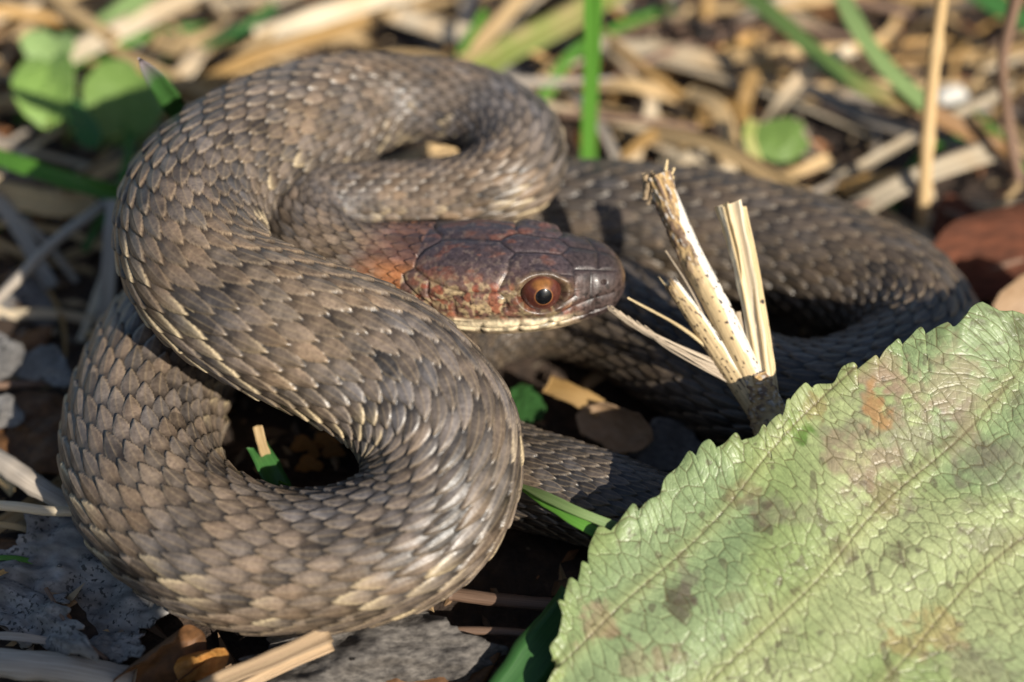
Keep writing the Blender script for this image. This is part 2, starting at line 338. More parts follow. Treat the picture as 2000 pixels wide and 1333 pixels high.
    cv = np.array([.20, .135, .085]) * (.55 + .7 * n1)[..., None] * (1 - .5 * np.exp(-Ev / .06))[..., None]
    c = c + (cv - c) * vent[..., None]
    # orange nape scales
    nape = sstep(HL + .55, HL + .12, SS + .2 * ID) * sstep(26, 46, DEG + 10 * (n3 - .5)) * sstep(112, 92, DEG)
    mar = sstep(HL + .5, HL, SS) * sstep(60, 30, DEG); c = c + (np.array([.12, .055, .04]) * (.5 + ID)[..., None] - c) * (mar * .8)[..., None]
    orange = np.array([.34, .15, .06]) * (.55 + .7 * ID)[..., None] + np.array([.05, 0, 0]) * n1[..., None]
    c = c + (orange - c) * (nape * .9 * (1 - .4 * rim))[..., None]
    # head pigment
    slate = np.array([.045, .036, .042]); maroon = np.array([.125, .068, .052]); tan = np.array([.34, .25, .14]); red = np.array([.20, .052, .028]); cream = np.array([.62, .52, .34])
    hc = maroon * np.ones(SS.shape + (1,))
    topm = sstep(64, 28, DEG + 25 * (n1 - .5)) * sstep(.25, .6, n1 + .1 + .25 * np.exp(-((SS - .62) / .35) ** 2)); hc = hc + (slate - hc) * (topm * .85)[..., None]
    hc = hc + (np.array([.24, .17, .11]) - hc) * (sstep(.5, .62, n2) * sstep(20, 55, DEG) * sstep(.5, .8, SS) * .55)[..., None]; hc = hc + (np.array([.17, .065, .04]) - hc) * (sstep(.55, .66, fbm(P * np.array([8, 16, 16]), 2, 81)) * sstep(.45, .7, SS) * .6)[..., None]
    snout = sstep(.52, .36, SS + .12 * (n1 - .5)); hc = hc + (np.array([.042, .030, .028]) - hc) * (snout * .9)[..., None]
    side = sstep(40, 64, DEG) * sstep(.42, .6, SS) * (1 - .0 * SS)
    mott = sstep(.42, .55, n2 * .6 + n1 * .4); hc = hc + (tan - hc) * (side * mott * .85)[..., None]
    hc = hc + (red - hc) * (sstep(.54, .62, fbm(P * 15, 2, 71)) * sstep(40, 60, DEG) * sstep(.4, .6, SS) * .8)[..., None]
    hc = hc * (1 - .8 * (sstep(.58, .66, n4) * sstep(50, 75, DEG) * .8))[..., None]
    lab = sstep(89, 93, DEG) * sstep(.38, .62, SS + .1 * (n1 - .5)) ; hc = hc + (cream - hc) * (lab * sstep(116, 108, DEG) * .85)[..., None]
    chin = sstep(110, 118, DEG); hc = hc + (np.array([.36, .27, .17]) * (.5 + n1)[..., None] - hc) * (chin * sstep(.3, .5, SS))[..., None]
    hc = hc * (1 - .6 * (sstep(.55, .65, n1) * lab))[..., None]
    rost = np.exp(-(SS / .05) ** 2) * sstep(95, 60, DEG); hc = hc + (np.array([.24, .14, .06]) - hc) * (rost * .8)[..., None]
    hc = hc * (.45 + 1.1 * fbm(P * 40, 2, 88))[..., None]; hc = hc + (np.array([.20, .15, .12]) - hc) * (sstep(.6, .75, fbm(P * 30, 2, 89)) * .35 * sstep(.5, .8, SS))[..., None]
    hc = hc * (1 - .45 * np.exp(-((ed - EYE_R * 1.02) / .05) ** 2) * (ed < EYE_R * 1.25))[..., None]
    hc = hc * (1 - .5 * np.exp(-(seam / .008) ** 2))[..., None]
    ring = np.exp(-((ed - EYE_R * 1.05) / .022) ** 2); hc = hc + (np.array([.42, .30, .14]) * np.where(ey < 0, 1, .6)[..., None] - hc) * (ring * .10)[..., None]
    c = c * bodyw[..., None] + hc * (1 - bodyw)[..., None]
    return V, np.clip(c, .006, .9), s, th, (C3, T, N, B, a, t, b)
def skin_mat():
    k = NT('snake_skin'); at = k.new('ShaderNodeAttribute', attribute_name='Col'); tc = k.new('ShaderNodeTexCoord')
    n = k.noise(tc.outputs['Object'], 38, 3, .6)
    c = k.mix('MULTIPLY', .7, at.outputs['Color'], k.ramp(n, [(.3, (.62, .6, .6)), (.7, (1.25, 1.25, 1.22))]))
    k.l(c, k.b.inputs['Base Color']); r = k.ramp(n, [(.3, (.30, .30, .30)), (.7, (.50, .50, .50))]); k.l(r, k.b.inputs['Roughness'])
    k.b.inputs['Specular IOR Level'].default_value = .5; k.bump(n, .18, .012); return k.m
def iris_mat():
    k = NT('snake_eye'); tc = k.new('ShaderNodeTexCoord'); sx = k.new('ShaderNodeSeparateXYZ'); k.l(tc.outputs['UV'], sx.inputs[0])
    n = k.noise(k.mapped(tc.outputs['UV'], (3, 60, 1)), 1, 3); n2 = k.noise(tc.outputs['Object'], 16, 3)
    at = k.new('ShaderNodeAttribute', attribute_name='Col')
    c = k.mix('MULTIPLY', .6, at.outputs['Color'], k.ramp(n2, [(.3, (.45, .45, .45)), (.7, (1.5, 1.5, 1.5))]))
    k.l(c, k.b.inputs['Base Color']); k.b.inputs['Roughness'].default_value = .3
    k.b.inputs['Specular IOR Level'].default_value = .15; k.b.inputs['Coat Weight'].default_value = .4; k.b.inputs['Coat Roughness'].default_value = .04; return k.m
def build_snake():
    V, c, s, th, fr = snake_surface()
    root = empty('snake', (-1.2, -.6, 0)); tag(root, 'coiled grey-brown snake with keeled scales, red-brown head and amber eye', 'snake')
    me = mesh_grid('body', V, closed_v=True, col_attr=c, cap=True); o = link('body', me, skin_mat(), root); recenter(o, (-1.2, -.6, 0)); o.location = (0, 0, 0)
    C3, T, N, B, a, t, b = fr; i = int(np.argmin(np.abs(s - EYE_X))); mat = iris_mat()
    for sgn in (-1, 1):
        y = a[i] * np.sin(EYE_T); z = t[i] * np.cos(EYE_T) ** (2 / 2.5)
        ax = B[i] * sgn * .94 + N[i] * .28 - T[i] * .16; ax /= np.linalg.norm(ax)
        surf = C3[i] + B[i] * sgn * a[i] * np.sin(EYE_T) ** (2 / 2.5) + N[i] * z
        RS = EYE_R * 1.12; ctr = surf - ax * RS * .74
        e1 = N[i] - ax * (N[i] @ ax); e1 /= np.linalg.norm(e1); e2 = np.cross(ax, e1)
        A = np.linspace(.001, math.radians(112), 60); G = np.linspace(0, 2 * math.pi, 72, endpoint=False); AA, GG = np.meshgrid(A, G, indexing='ij')
        bulge = 1 + .04 * np.exp(-(AA / .5) ** 2)
        VV = ctr + RS * bulge[..., None] * (np.cos(AA)[..., None] * ax + np.sin(AA)[..., None] * (np.cos(GG)[..., None] * e1 + np.sin(GG)[..., None] * e2))
        cc = np.array([.058, .011, .005]) * np.ones(AA.shape + (1,))
        gold = sstep(.55, .95, np.cos(GG)) * sstep(math.radians(58), math.radians(38), AA); cc = cc + (np.array([.19, .075, .015]) - cc) * gold[..., None]
        pr = math.radians(21); cc = cc + (np.array([.32, .13, .03]) - cc) * (np.exp(-((AA - pr * 1.10) / .03) ** 2) * .5)[..., None]
        cc = cc * sstep(math.radians(72), math.radians(58), AA)[..., None] + .01
        cc = np.where((AA < pr)[..., None], np.array([.004, .004, .005]), cc)
        uv = np.stack([AA, GG / 6.283], -1)
        eo = link('eye', mesh_grid('eye', VV, closed_v=True, col_attr=cc, uv=uv, cap=True), mat, root); recenter(eo, ctr)
        eo.location = Vector(ctr) - root.location; eo['label'] = 'amber eye with round black pupil'
build_snake()

# ------------------------------------------------------------------ blades, stems and leaf scraps
def spline(pts, n):
    P = np.asarray(pts, float)
    if len(P) == 2: return P[0] + (P[1] - P[0]) * np.linspace(0, 1, n)[:, None]
    t = np.r_[0, np.cumsum(np.sqrt(np.linalg.norm(np.diff(P, axis=0), axis=1)) + 1e-6)]
    m = np.zeros_like(P); m[1:-1] = (P[2:] - P[:-2]) / (t[2:] - t[:-2])[:, None]; m[0] = (P[1] - P[0]) / (t[1] - t[0]); m[-1] = (P[-1] - P[-2]) / (t[-1] - t[-2])
    tt = np.linspace(0, t[-1], n); k = np.clip(np.searchsorted(t, tt, side='right') - 1, 0, len(t) - 2); h = (t[k+1] - t[k])[:, None]; u = (tt - t[k])[:, None] / h
    return (2*u**3-3*u**2+1)*P[k] + (u**3-2*u**2+u)*h*m[k] + (-2*u**3+3*u**2)*P[k+1] + (u**3-u**2)*h*m[k+1]
def frames(C, face):
    T = np.gradient(C, axis=0); T /= np.linalg.norm(T, axis=1)[:, None] + 1e-9
    face = np.asarray(face, float); face = face if face.ndim == 2 else np.repeat(face[None], len(C), 0)
    N = face - T * (face * T).sum(1)[:, None]; N /= np.linalg.norm(N, axis=1)[:, None] + 1e-9
    return T, N, np.cross(T, N)
def ribbon(name, pts, w0, w1=None, face=(0, -.45, .9), fold=.25, thick=None, n=28, taper=(.0, .0), wob=.10, twist=0., jag=0., seed=0):
    "a grass blade: folded cross-section with thickness; w = full width in cm"
    C = spline(pts, n); T, N, Bv = frames(C, face); u = np.linspace(0, 1, n); w1 = w0 if w1 is None else w1
    wd = (w0 + (w1 - w0) * u) * .5
    if taper[0]: wd = wd * np.clip(u / taper[0], .06, 1) ** .7
    if taper[1]: wd = wd * np.clip((1 - u) / taper[1], .04, 1) ** .7
    r = np.random.default_rng(seed + 1); wd = wd * (1 + wob * (fbm(np.stack([u * 6, u * 0 + seed, u * 0], -1), 2) - .5) * 4)
    a = twist * u; N2 = N * np.cos(a)[:, None] + Bv * np.sin(a)[:, None]; B2 = np.cross(T, N2)
    th = thick if thick else max(.012, w0 * .10)
    xs = np.array([-1, -.55, 0, .55, 1]); rows = []
    for sx in xs: rows.append(C + B2 * (wd * sx)[:, None] + N2 * (wd * fold * (abs(sx) ** 1.3))[:, None])
    for sx in xs[::-1]: rows.append(C + B2 * (wd * sx * .97)[:, None] + N2 * (wd * fold * (abs(sx) ** 1.3) - th * (1.1 - .7 * abs(sx)))[:, None])
    V = np.stack(rows, 1); uv = np.stack(np.meshgrid(u, np.r_[np.linspace(0, 1, 5), np.linspace(1, 0, 5)], indexing='ij'), -1); uv[..., 1] *= max(.4, w0 * 3)
    return mesh_grid(name, V, closed_v=True, uv=uv, cap=True)
def tube(name, pts, r0, r1=None, n=30, m=10, flat=1., face=(0, 0, 1), knots=(), rough=.05, seed=0):
    C = spline(pts, n); T, N, Bv = frames(C, face); u = np.linspace(0, 1, n); r1 = r0 if r1 is None else r1; rr = r0 + (r1 - r0) * u
    for kx in knots: rr = rr * (1 + .35 * np.exp(-((u - kx) / .02) ** 2))
    g = np.linspace(0, 2 * math.pi, m, endpoint=False)
    f = 1 + rough * 4 * (fbm(np.stack(np.broadcast_arrays(u[:, None] * 9, np.cos(g)[None] * 2 + seed, np.sin(g)[None] * 2), -1), 2, seed) - .5)
    V = C[:, None] + (rr[:, None] * f)[..., None] * (np.cos(g)[None, :, None] * Bv[:, None] + flat * np.sin(g)[None, :, None] * N[:, None])
    uv = np.stack(np.meshgrid(u, g / 6.283, indexing='ij'), -1)
    return mesh_grid(name, V, closed_v=True, uv=uv, cap=True)
def scrap(name, ctr, axu, axv, outline, bulge=.1, curl=.0, crumple=.05, thick=.025, nr=22, na=64, seed=0, jag=.06):
    "leaf or leaf scrap: outline(angle)->radius in its own plane, crumpled and thick"
    ctr, axu, axv = (np.asarray(q, float) for q in (ctr, axu, axv)); nrm = np.cross(axu, axv); nrm /= np.linalg.norm(nrm)
    rr = np.linspace(0.02, 1, nr); g = np.linspace(0, 2 * math.pi, na, endpoint=False); R, G = np.meshgrid(rr, g, indexing='ij')
    o = outline(G) * (1 + jag * (fbm(np.stack([np.cos(G) * 3.2 + seed, np.sin(G) * 3.2, G * 0], -1), 4, seed) - .5) * R * 5)
    x, y = R * o * np.cos(G), R * o * np.sin(G)
    z = bulge * (1 - R ** 2) + curl * (x ** 2 * .6 + .3 * x * y - .8 * np.abs(y) ** 1.6) + crumple * (fbm(np.stack([x * 2.2 + seed, y * 2.2, x * 0], -1), 3, seed) - .5) * 4
    sc_ = (np.linalg.norm(axu) + np.linalg.norm(axv)) / 2
    def surf(dz): return ctr + x[..., None] * axu + y[..., None] * axv + ((z * sc_) + dz)[..., None] * nrm
    V = np.concatenate([surf(0.), surf(-thick)[::-1]], 0); uv1 = np.stack([x, y], -1); uv = np.concatenate([uv1, uv1[::-1]], 0)
    return mesh_grid(name, V, closed_v=True, uv=uv, cap=True)
def leaf_sheet(name, ctr, axu, axv, curl=1.2, crumple=.05, thick=.014, seed=0, torn=.12, nu=46, nv=34, bend=.2):
    "dead leaf: ovate sheet rolled about its length; axu half length, axv half width"
    ctr, axu, axv = (np.asarray(q, float) for q in (ctr, axu, axv)); nrm = np.cross(axu, axv); nrm /= np.linalg.norm(nrm); W = np.linalg.norm(axv); ev = axv / W; L = np.linalg.norm(axu)
    u = np.linspace(-1, 1, nu); v = np.linspace(-1, 1, nv); A, B = np.meshgrid(u, v, indexing='ij'); hw = np.clip(1 - np.abs(A) ** 2.4, 0.02, 1) ** .75 * (1 + torn * 4 * (fbm(np.stack([A * 4 + seed, np.sign(B) * 3, A * 0], -1), 3, seed) - .5))
    q = B * hw; th = q * curl; cx = np.where(abs(curl) > .01, np.sin(th) / curl, q); cz = (1 - np.cos(th)) / curl
    rib = .02 * np.abs(np.sin((A * 5 + np.abs(q) * 2.2) * 3.14)) ** .5 * (1 - np.exp(-np.abs(q) / .1))
    z = cz * W + bend * L * A ** 2 + (crumple * (fbm(np.stack([A * 2.4 + seed, q * 2.4, A * 0], -1), 3, seed) - .5) * 4 + rib) * W
    def surf(dz): return ctr + A[..., None] * axu + (cx * W)[..., None] * ev + (z + dz)[..., None] * nrm
    V = np.concatenate([surf(0.), surf(-thick)[:, ::-1]], 1); uv1 = np.stack([A * .5, q * .5], -1); uv = np.concatenate([uv1, uv1[:, ::-1]], 1)
    return mesh_grid(name, V, closed_v=True, uv=uv, cap=True)
def put(name, me, mat, label, cat, group=None, base=None):
    o = link(name, me, M[mat] if isinstance(mat, str) else mat); tag(o, label, cat, group)
    co = np.empty(len(me.vertices) * 3, np.float32); me.vertices.foreach_get('co', co); co = co.reshape(-1, 3)
    if base is None: b_ = co[np.argmin(co[:, 2])]
    else: b_ = base
    recenter(o, b_); return o

# ------------------------------------------------------------------ the big green leaf
LA, LB, LC = U(1500, 826, 1.22), U(1100, 1230, .50), U(2000, 1333, .42)
def leaf_plane(px, py):
    n = np.cross(LB - LA, LC - LA); n /= np.linalg.norm(n); d = FW + RT * (px - 1000) / F - UP * (py - 666.5) / F
    return CAM + d * (((LA - CAM) @ n) / (d @ n))
def build_leaf():
    nrm = np.cross(LB - LA, LC - LA); nrm /= np.linalg.norm(nrm); nrm = nrm if nrm[2] > 0 else -nrm
    O = leaf_plane(1080, 1500); ex = leaf_plane(2500, 1330) - O; Lf = np.linalg.norm(ex) * 1.18; ex /= np.linalg.norm(ex); ey = np.cross(nrm, ex)
    def loc(px, py): q = leaf_plane(px, py) - O; return np.array([q @ ex, q @ ey])
    marg = [(1040,1440),(1070,1340),(1088,1250),(1112,1165),(1150,1085),(1205,1020),(1290,985),(1350,935),(1420,880),(1480,842),(1540,808),(1600,768),(1660,733),(1750,690),(1840,652),(1980,612),(2120,575),(2260,560),(2400,580)]
    mm = np.array([loc(*p) for p in marg]); mm = np.vstack([[0, 0], mm, [Lf, 0]])
    # parametrise the upper margin by arc length, midrib points fan to it
    t = np.r_[0, np.cumsum(np.linalg.norm(np.diff(mm, axis=0), axis=1))]; NU, NV = 720, 290
    tu = np.interp(np.linspace(0, 1, NU), [0, .03, .87, 1], [0, t[1] * .6, t[15], t[-1]]); mg = np.column_stack([np.interp(tu, t, mm[:, 0]), np.interp(tu, t, mm[:, 1])])
    k = np.hanning(33); k /= k.sum(); mg = np.column_stack([np.convolve(np.r_[np.full(16, mg[0, i]), mg[:, i], np.full(16, mg[-1, i])], k, 'valid') for i in (0, 1)])
    tg = np.gradient(mg, axis=0); tg /= np.linalg.norm(tg, axis=1)[:, None]; nout = np.column_stack([-tg[:, 1], tg[:, 0]])
    ph = tu / .235 + .7 * np.sin(tu * 1.7) + .5 * np.sin(tu * 4.1) + .25 * np.sin(tu * 9.3); saw = np.mod(ph, 1); tooth = np.where(saw < .82, (saw / .82) ** .75, .5 + .5 * np.cos((saw - .82) / .18 * math.pi))
    amp = .02 + .055 * hash3(np.floor(ph).astype(int), np.floor(ph).astype(int) * 0, np.floor(ph).astype(int) * 0, 5)
    win = sstep(0, .8, tu) * sstep(t[-1], t[-1] - .8, tu)
    wav = fbm(np.stack([tu * 1.6, tu * 0, tu * 0], -1), 2, 14) - .5
    mg0 = mg.copy(); mg = mg + nout * (((tooth - .5) * amp * 1.3 + wav * .20 + (fbm(np.stack([tu * 4.2, tu * 0, tu * 0], -1), 2, 19) - .5) * .22) * win)[:, None] + tg * (tooth * .03 * win)[:, None]
    mid = np.column_stack([np.linspace(0, Lf, NU), np.zeros(NU)]); mid[:, 0] = tu / t[-1] * Lf * .98
    vv = np.linspace(0, 1, NV) ** .9
    up = mid[:, None] * (1 - vv[None, :, None]) + mg0[:, None] * vv[None, :, None] + (mg - mg0)[:, None] * sstep(.78, 1, vv)[None, :, None]
    lowm = mg * np.array([1, -.95]); vl = np.linspace(1, 0.03, 40); lo = mid[:, None] * (1 - vl[None, :, None]) + lowm[:, None] * vl[None, :, None]
    XY = np.concatenate([lo, up], 1); x, y = XY[..., 0], XY[..., 1]; va = np.concatenate([np.repeat(-vl[None], NU, 0), np.repeat(vv[None], NU, 0)], 1)
    # secondary veins: slanting from the midrib towards the tip
    dirv = loc(2000, 838) - loc(1410, 1320); sl_ = math.atan2(dirv[1], dirv[0]); ca, sa = math.cos(sl_), math.sin(sl_); ya = np.abs(y)
    p = x * ca + ya * sa; q = -x * sa + ya * ca                        # along / across the veins
    q = q - .035 * ya ** 2
    q0 = [(-np.array(loc(*pt))[0] * sa + loc(*pt)[1] * ca) - .035 * loc(*pt)[1] ** 2 for pt in ((1440, 985), (1640, 1090), (1900, 1195))]
    sp = (q0[0] - q0[2]) / 2; kv = (q - q0[1]) / sp + .10 * np.sin(p * 1.1 + .5) + .03 * np.sin(p * 3.7 + q) + .10 * (fbm(np.stack([p * .8, q * .8, p * 0], -1), 2, 73) - .5); dv = np.abs(kv - np.round(kv)) * sp
    dmid = ya
    # net of small veins: Voronoi cells drawn out across the main veins
    def voro(P2, seed, jit=.85):
        i0 = np.floor(P2).astype(int); d1 = np.full(P2.shape[:2], 9.); d2 = d1.copy(); idv = np.zeros(P2.shape[:2])
        for a in (-1, 0, 1):
            for b in (-1, 0, 1):
                i = i0[..., 0] + a; j = i0[..., 1] + b
                cx = i + .5 + jit * (hash3(i, j, i * 0, seed) - .5); cy = j + .5 + jit * (hash3(i, j, i * 0 + 1, seed) - .5)
                d = np.hypot(P2[..., 0] - cx, P2[..., 1] - cy); nb = d < d1
                d2 = np.where(nb, d1, np.minimum(d2, d)); idv = np.where(nb, hash3(i, j, i * 0 + 2, seed), idv); d1 = np.where(nb, d, d1)
        return d2 - d1, idv
    wp = np.stack([p, q, p * 0], -1); wx = (fbm(wp * 1.6, 2, 91) - .5) * .35; wy = (fbm(wp * 1.6, 2, 95) - .5) * .35
    e1, id1 = voro(np.stack([(p + wx) / .088, (q + wy) / .17], -1), 12); e2, id2 = voro(np.stack([(p + wx) / .036, (q + wy) / .05], -1), 17)
    vein1 = np.exp(-(e1 / .10) ** 2); vein2 = np.exp(-(e2 / .10) ** 2); vs = np.exp(-(dv / .016) ** 2); vbank = np.exp(-(dv / .07) ** 2); vm = np.exp(-(dmid / .05) ** 2)
    z = - .006 * vs + .012 * vbank - .05 * vm
    wnd = fbm(np.stack([x * .55, y * .55, x * 0], -1), 2, 33); z = z + (wnd - .5) * .28 + .018 * np.sin(kv * 6.283 - 1.2) * sstep(.1, .5, np.abs(va))
    tu2 = np.repeat(tooth[:, None], XY.shape[1], 1); edge = sstep(.90, 1, np.abs(va)); curlm = fbm(np.stack([x * 2.6, x * 0, x * 0], -1), 2, 44)
    z = z + edge * (.11 * (curlm - .35) + .02 * tu2) - .05 * (x - 2.5) ** 2 * .25
    V = O + x[..., None] * ex + y[..., None] * ey + z[..., None] * nrm
    # pigment
    n1 = fbm(np.stack([x * 1.2, y * 1.2, x * 0], -1), 3, 61); n2 = fbm(np.stack([x * 4, y * 4, x * 0], -1), 3, 67); n3 = fbm(np.stack([x * 16, y * 16, x * 0], -1), 2, 71)
    g0, g1, g2 = np.array([.275, .345, .135]), np.array([.375, .42, .20]), np.array([.25, .34, .17])
    c = g0 + (g1 - g0) * sstep(.35, .65, n1)[..., None]; c = c + (g2 - c) * (sstep(.5, .68, fbm(np.stack([x * .9, y * .9, x * 0 + 3], -1), 2, 77)) * .7)[..., None]
    c = c * (.92 + .12 * id1 + .3 * (n3 - .5))[..., None]
    def blot(px, py, rx, ry, colr, s_=1., hard=.6):
        nonlocal c
        a = loc(px, py); d = np.hypot((x - a[0]) / (rx * PXW(LA)), (y - a[1]) / (ry * PXW(LA))) + (n2 - .5) * 1.8 + (id1 - .5) * .3 + (n3 - .5) * 1.1
        c = c + (np.array(colr) - c) * (s_ * sstep(1, 1 - hard, d))[..., None]
    br, pk, gy, og, dk = (.20, .13, .07), (.36, .25, .17), (.20, .165, .125), (.42, .22, .08), (.10, .075, .05)
    for b_ in [(1780,860,170,130,gy,.55),(1850,760,150,90,pk,.5),(1730,720,60,60,pk,.6),(1715,810,26,50,og,.7),(1930,900,120,120,gy,.4),(1690,900,90,60,pk,.45),(1460,960,45,45,br,.55),(1490,990,60,30,gy,.45),
               (1330,1170,34,50,dk,.75),(1340,1130,24,60,gy,.55),(1640,1075,60,34,dk,.65),(1750,1080,40,44,dk,.5),(1725,965,30,50,br,.55),(1170,1225,50,45,pk,.7),(1190,1240,26,22,br,.5),(1840,1240,90,40,og,.4),(1260,1300,60,40,pk,.4),
               (1555,850,34,46,(.10,.20,.03),.85),(1590,800,24,30,(.24,.14,.04),.5),(1985,640,60,40,(.09,.10,.04),.8),(1900,1300,70,60,gy,.4),(1420,1180,30,25,br,.3),(1570,1000,40,30,gy,.35),(1300,1290,40,30,br,.4),(1960,1050,60,40,gy,.35),(1540,1250,40,30,gy,.3)]: blot(*b_)
    spots = np.maximum(sstep(.70, .76, fbm(np.stack([x * 26, y * 26, x * 0], -1), 2, 83)) * sstep(.42, .62, n1 * .5 + n2 * .5), sstep(.86, .88, vnoise(np.stack([x * 11, y * 11, x * 0], -1), 85))); c = c + (np.array(dk) - c) * (spots * .6)[..., None]
    c = c + (np.array([.34, .34, .13]) - c) * (vbank * .35)[..., None]
    c = c + (np.array([.09, .13, .02]) - c) * (edge * .35 * tu2)[..., None]
    k_ = NT('green_leaf'); at = k_.new('ShaderNodeAttribute', attribute_name='Col'); tc = k_.new('ShaderNodeTexCoord'); nz = k_.noise(tc.outputs['Object'], 30, 3)
    cc = k_.mix('MULTIPLY', .5, at.outputs['Color'], k_.ramp(nz, [(.3, (.7, .7, .7)), (.7, (1.2, 1.2, 1.2))])); k_.b.inputs['Roughness'].default_value = .42
    hts = []
    for scl, wid, dark, hgt, rnd_ in (((1 / .082, 1 / .165, 1), .05, .80, 1.0, 1.0), ((1 / .036, 1 / .055, 1), .05, .2, .3, 1.0)):
        vo = k_.new('ShaderNodeTexVoronoi', feature='DISTANCE_TO_EDGE', voronoi_dimensions='2D'); vo.inputs['Scale'].default_value = 1; vo.inputs['Randomness'].default_value = rnd_
        k_.l(k_.mapped(tc.outputs['UV'], scl), vo.inputs['Vector']); line = k_.ramp(vo.outputs['Distance'], [(0, (1, 1, 1)), (wid, (0, 0, 0))])
        ml = k_.new('ShaderNodeMath', operation='MULTIPLY'); k_.l(line, ml.inputs[0]); ml.inputs[1].default_value = dark; cc = k_.mix('MIX', ml.outputs[0], cc, (.105, .085, .03))
        pf = k_.ramp(vo.outputs['Distance'], [(0, (0, 0, 0)), (.12, (.75, .75, .75)), (.35, (1, 1, 1))]); mh = k_.new('ShaderNodeMath', operation='MULTIPLY'); k_.l(pf, mh.inputs[0]); mh.inputs[1].default_value = hgt; hts.append(mh.outputs[0])
    dva = k_.new('ShaderNodeAttribute', attribute_name='vein'); sec = k_.ramp(dva.outputs['Fac'], [(0, (1, 1, 1)), (.007, (.8, .8, .8)), (.016, (0, 0, 0))]); ms2 = k_.new('ShaderNodeMath', operation='MULTIPLY'); k_.l(sec, ms2.inputs[0]); ms2.inputs[1].default_value = .6; cc = k_.mix('MIX', ms2.outputs[0], cc, (.10, .062, .03))
    k_.l(cc, k_.b.inputs['Base Color']); ad = k_.new('ShaderNodeMath', operation='ADD'); k_.l(hts[0], ad.inputs[0]); k_.l(hts[1], ad.inputs[1]); ad2 = k_.new('ShaderNodeMath', operation='MULTIPLY_ADD'); k_.l(nz, ad2.inputs[0]); ad2.inputs[1].default_value = .35; k_.l(ad.outputs[0], ad2.inputs[2]); k_.bump(ad2.outputs[0], .5, .012)
    tr = k_.new('ShaderNodeBsdfTranslucent'); k_.l(cc, tr.inputs[0]); ms = k_.new('ShaderNodeMixShader'); ms.inputs[0].default_value = .22; k_.l(k_.b.outputs[0], ms.inputs[1]); k_.l(tr.outputs[0], ms.inputs[2]); k_.l(ms.outputs[0], k_.out.inputs[0])
    root = empty('green_leaf', tuple(O)); tag(root, 'large pale green leaf with toothed edge, netted veins and brown blotches', 'leaf')
    bme = mesh_grid('blade', V, col_attr=np.clip(c, .01, .9), uv=np.stack([p + wx, q + wy], -1)); va_ = bme.attributes.new('vein', 'FLOAT', 'POINT'); va_.data.foreach_set('value', dv.reshape(-1).astype(np.float32))
    o = link('blade', bme, k_.m, root); recenter(o, O); o.location = (0, 0, 0)
    sm = o.modifiers.new('thickness', 'SOLIDIFY'); sm.thickness = .022; sm.offset = -1
    stp = [O + ex * .3 - nrm * .04, O - ex * .5 - nrm * .1, O - ex * 1.3 - nrm * .35 - ey * .2, O - ex * 1.9 - nrm * .75 - ey * .3]
    so_ = link('stalk', tube('stalk', stp, .07, .055), M['yelgreen'], root); recenter(so_, O); so_.location = (0, 0, 0)
    mr_ = [O + ex * q_ - nrm * (.055 + .02 * q_) for q_ in np.linspace(.2, Lf * .9, 8)]
build_leaf()

# ------------------------------------------------------------------ the broken dry stalk beside the head
def stalk_mat(name, c0, c1, spots, side=None):
    k = NT(name); tc = k.new('ShaderNodeTexCoord'); st = k.noise(k.mapped(tc.outputs['UV'], (2.5, 40, 1)), 1, 5, .6); c = k.ramp(st, [(.3, c0), (.62, c1)])
    if side:
        sx = k.new('ShaderNodeSeparateXYZ'); k.l(tc.outputs['UV'], sx.inputs[0]); nz = k.noise(k.mapped(tc.outputs['UV'], (9, 6, 1)), 1, 4)
        ad = k.new('ShaderNodeMath', operation='ADD'); k.l(sx.outputs[1], ad.inputs[0]); mu = k.new('ShaderNodeMath', operation='MULTIPLY'); k.l(nz, mu.inputs[0]); mu.inputs[1].default_value = .22; k.l(mu.outputs[0], ad.inputs[1])
        c = k.mix('MIX', k.ramp(ad.outputs[0], side[0]), c, side[1])
    if spots:
        v = k.new('ShaderNodeTexVoronoi'); v.inputs['Scale'].default_value = 7; k.l(tc.outputs['Object'], v.inputs['Vector'])
        n2 = k.noise(tc.outputs['Object'], 5, 2); mu = k.new('ShaderNodeMath', operation='MULTIPLY_ADD'); k.l(n2, mu.inputs[0]); mu.inputs[1].default_value = .5; k.l(v.outputs['Distance'], mu.inputs[2])
        c = k.mix('MIX', k.ramp(mu.outputs[0], [(spots, (1, 1, 1)), (spots + .05, (0, 0, 0))]), c, (.03, .02, .015))
    k.l(c, k.b.inputs['Base Color']); k.b.inputs['Roughness'].default_value = .55; k.bump(st, .5, .02); return k.m
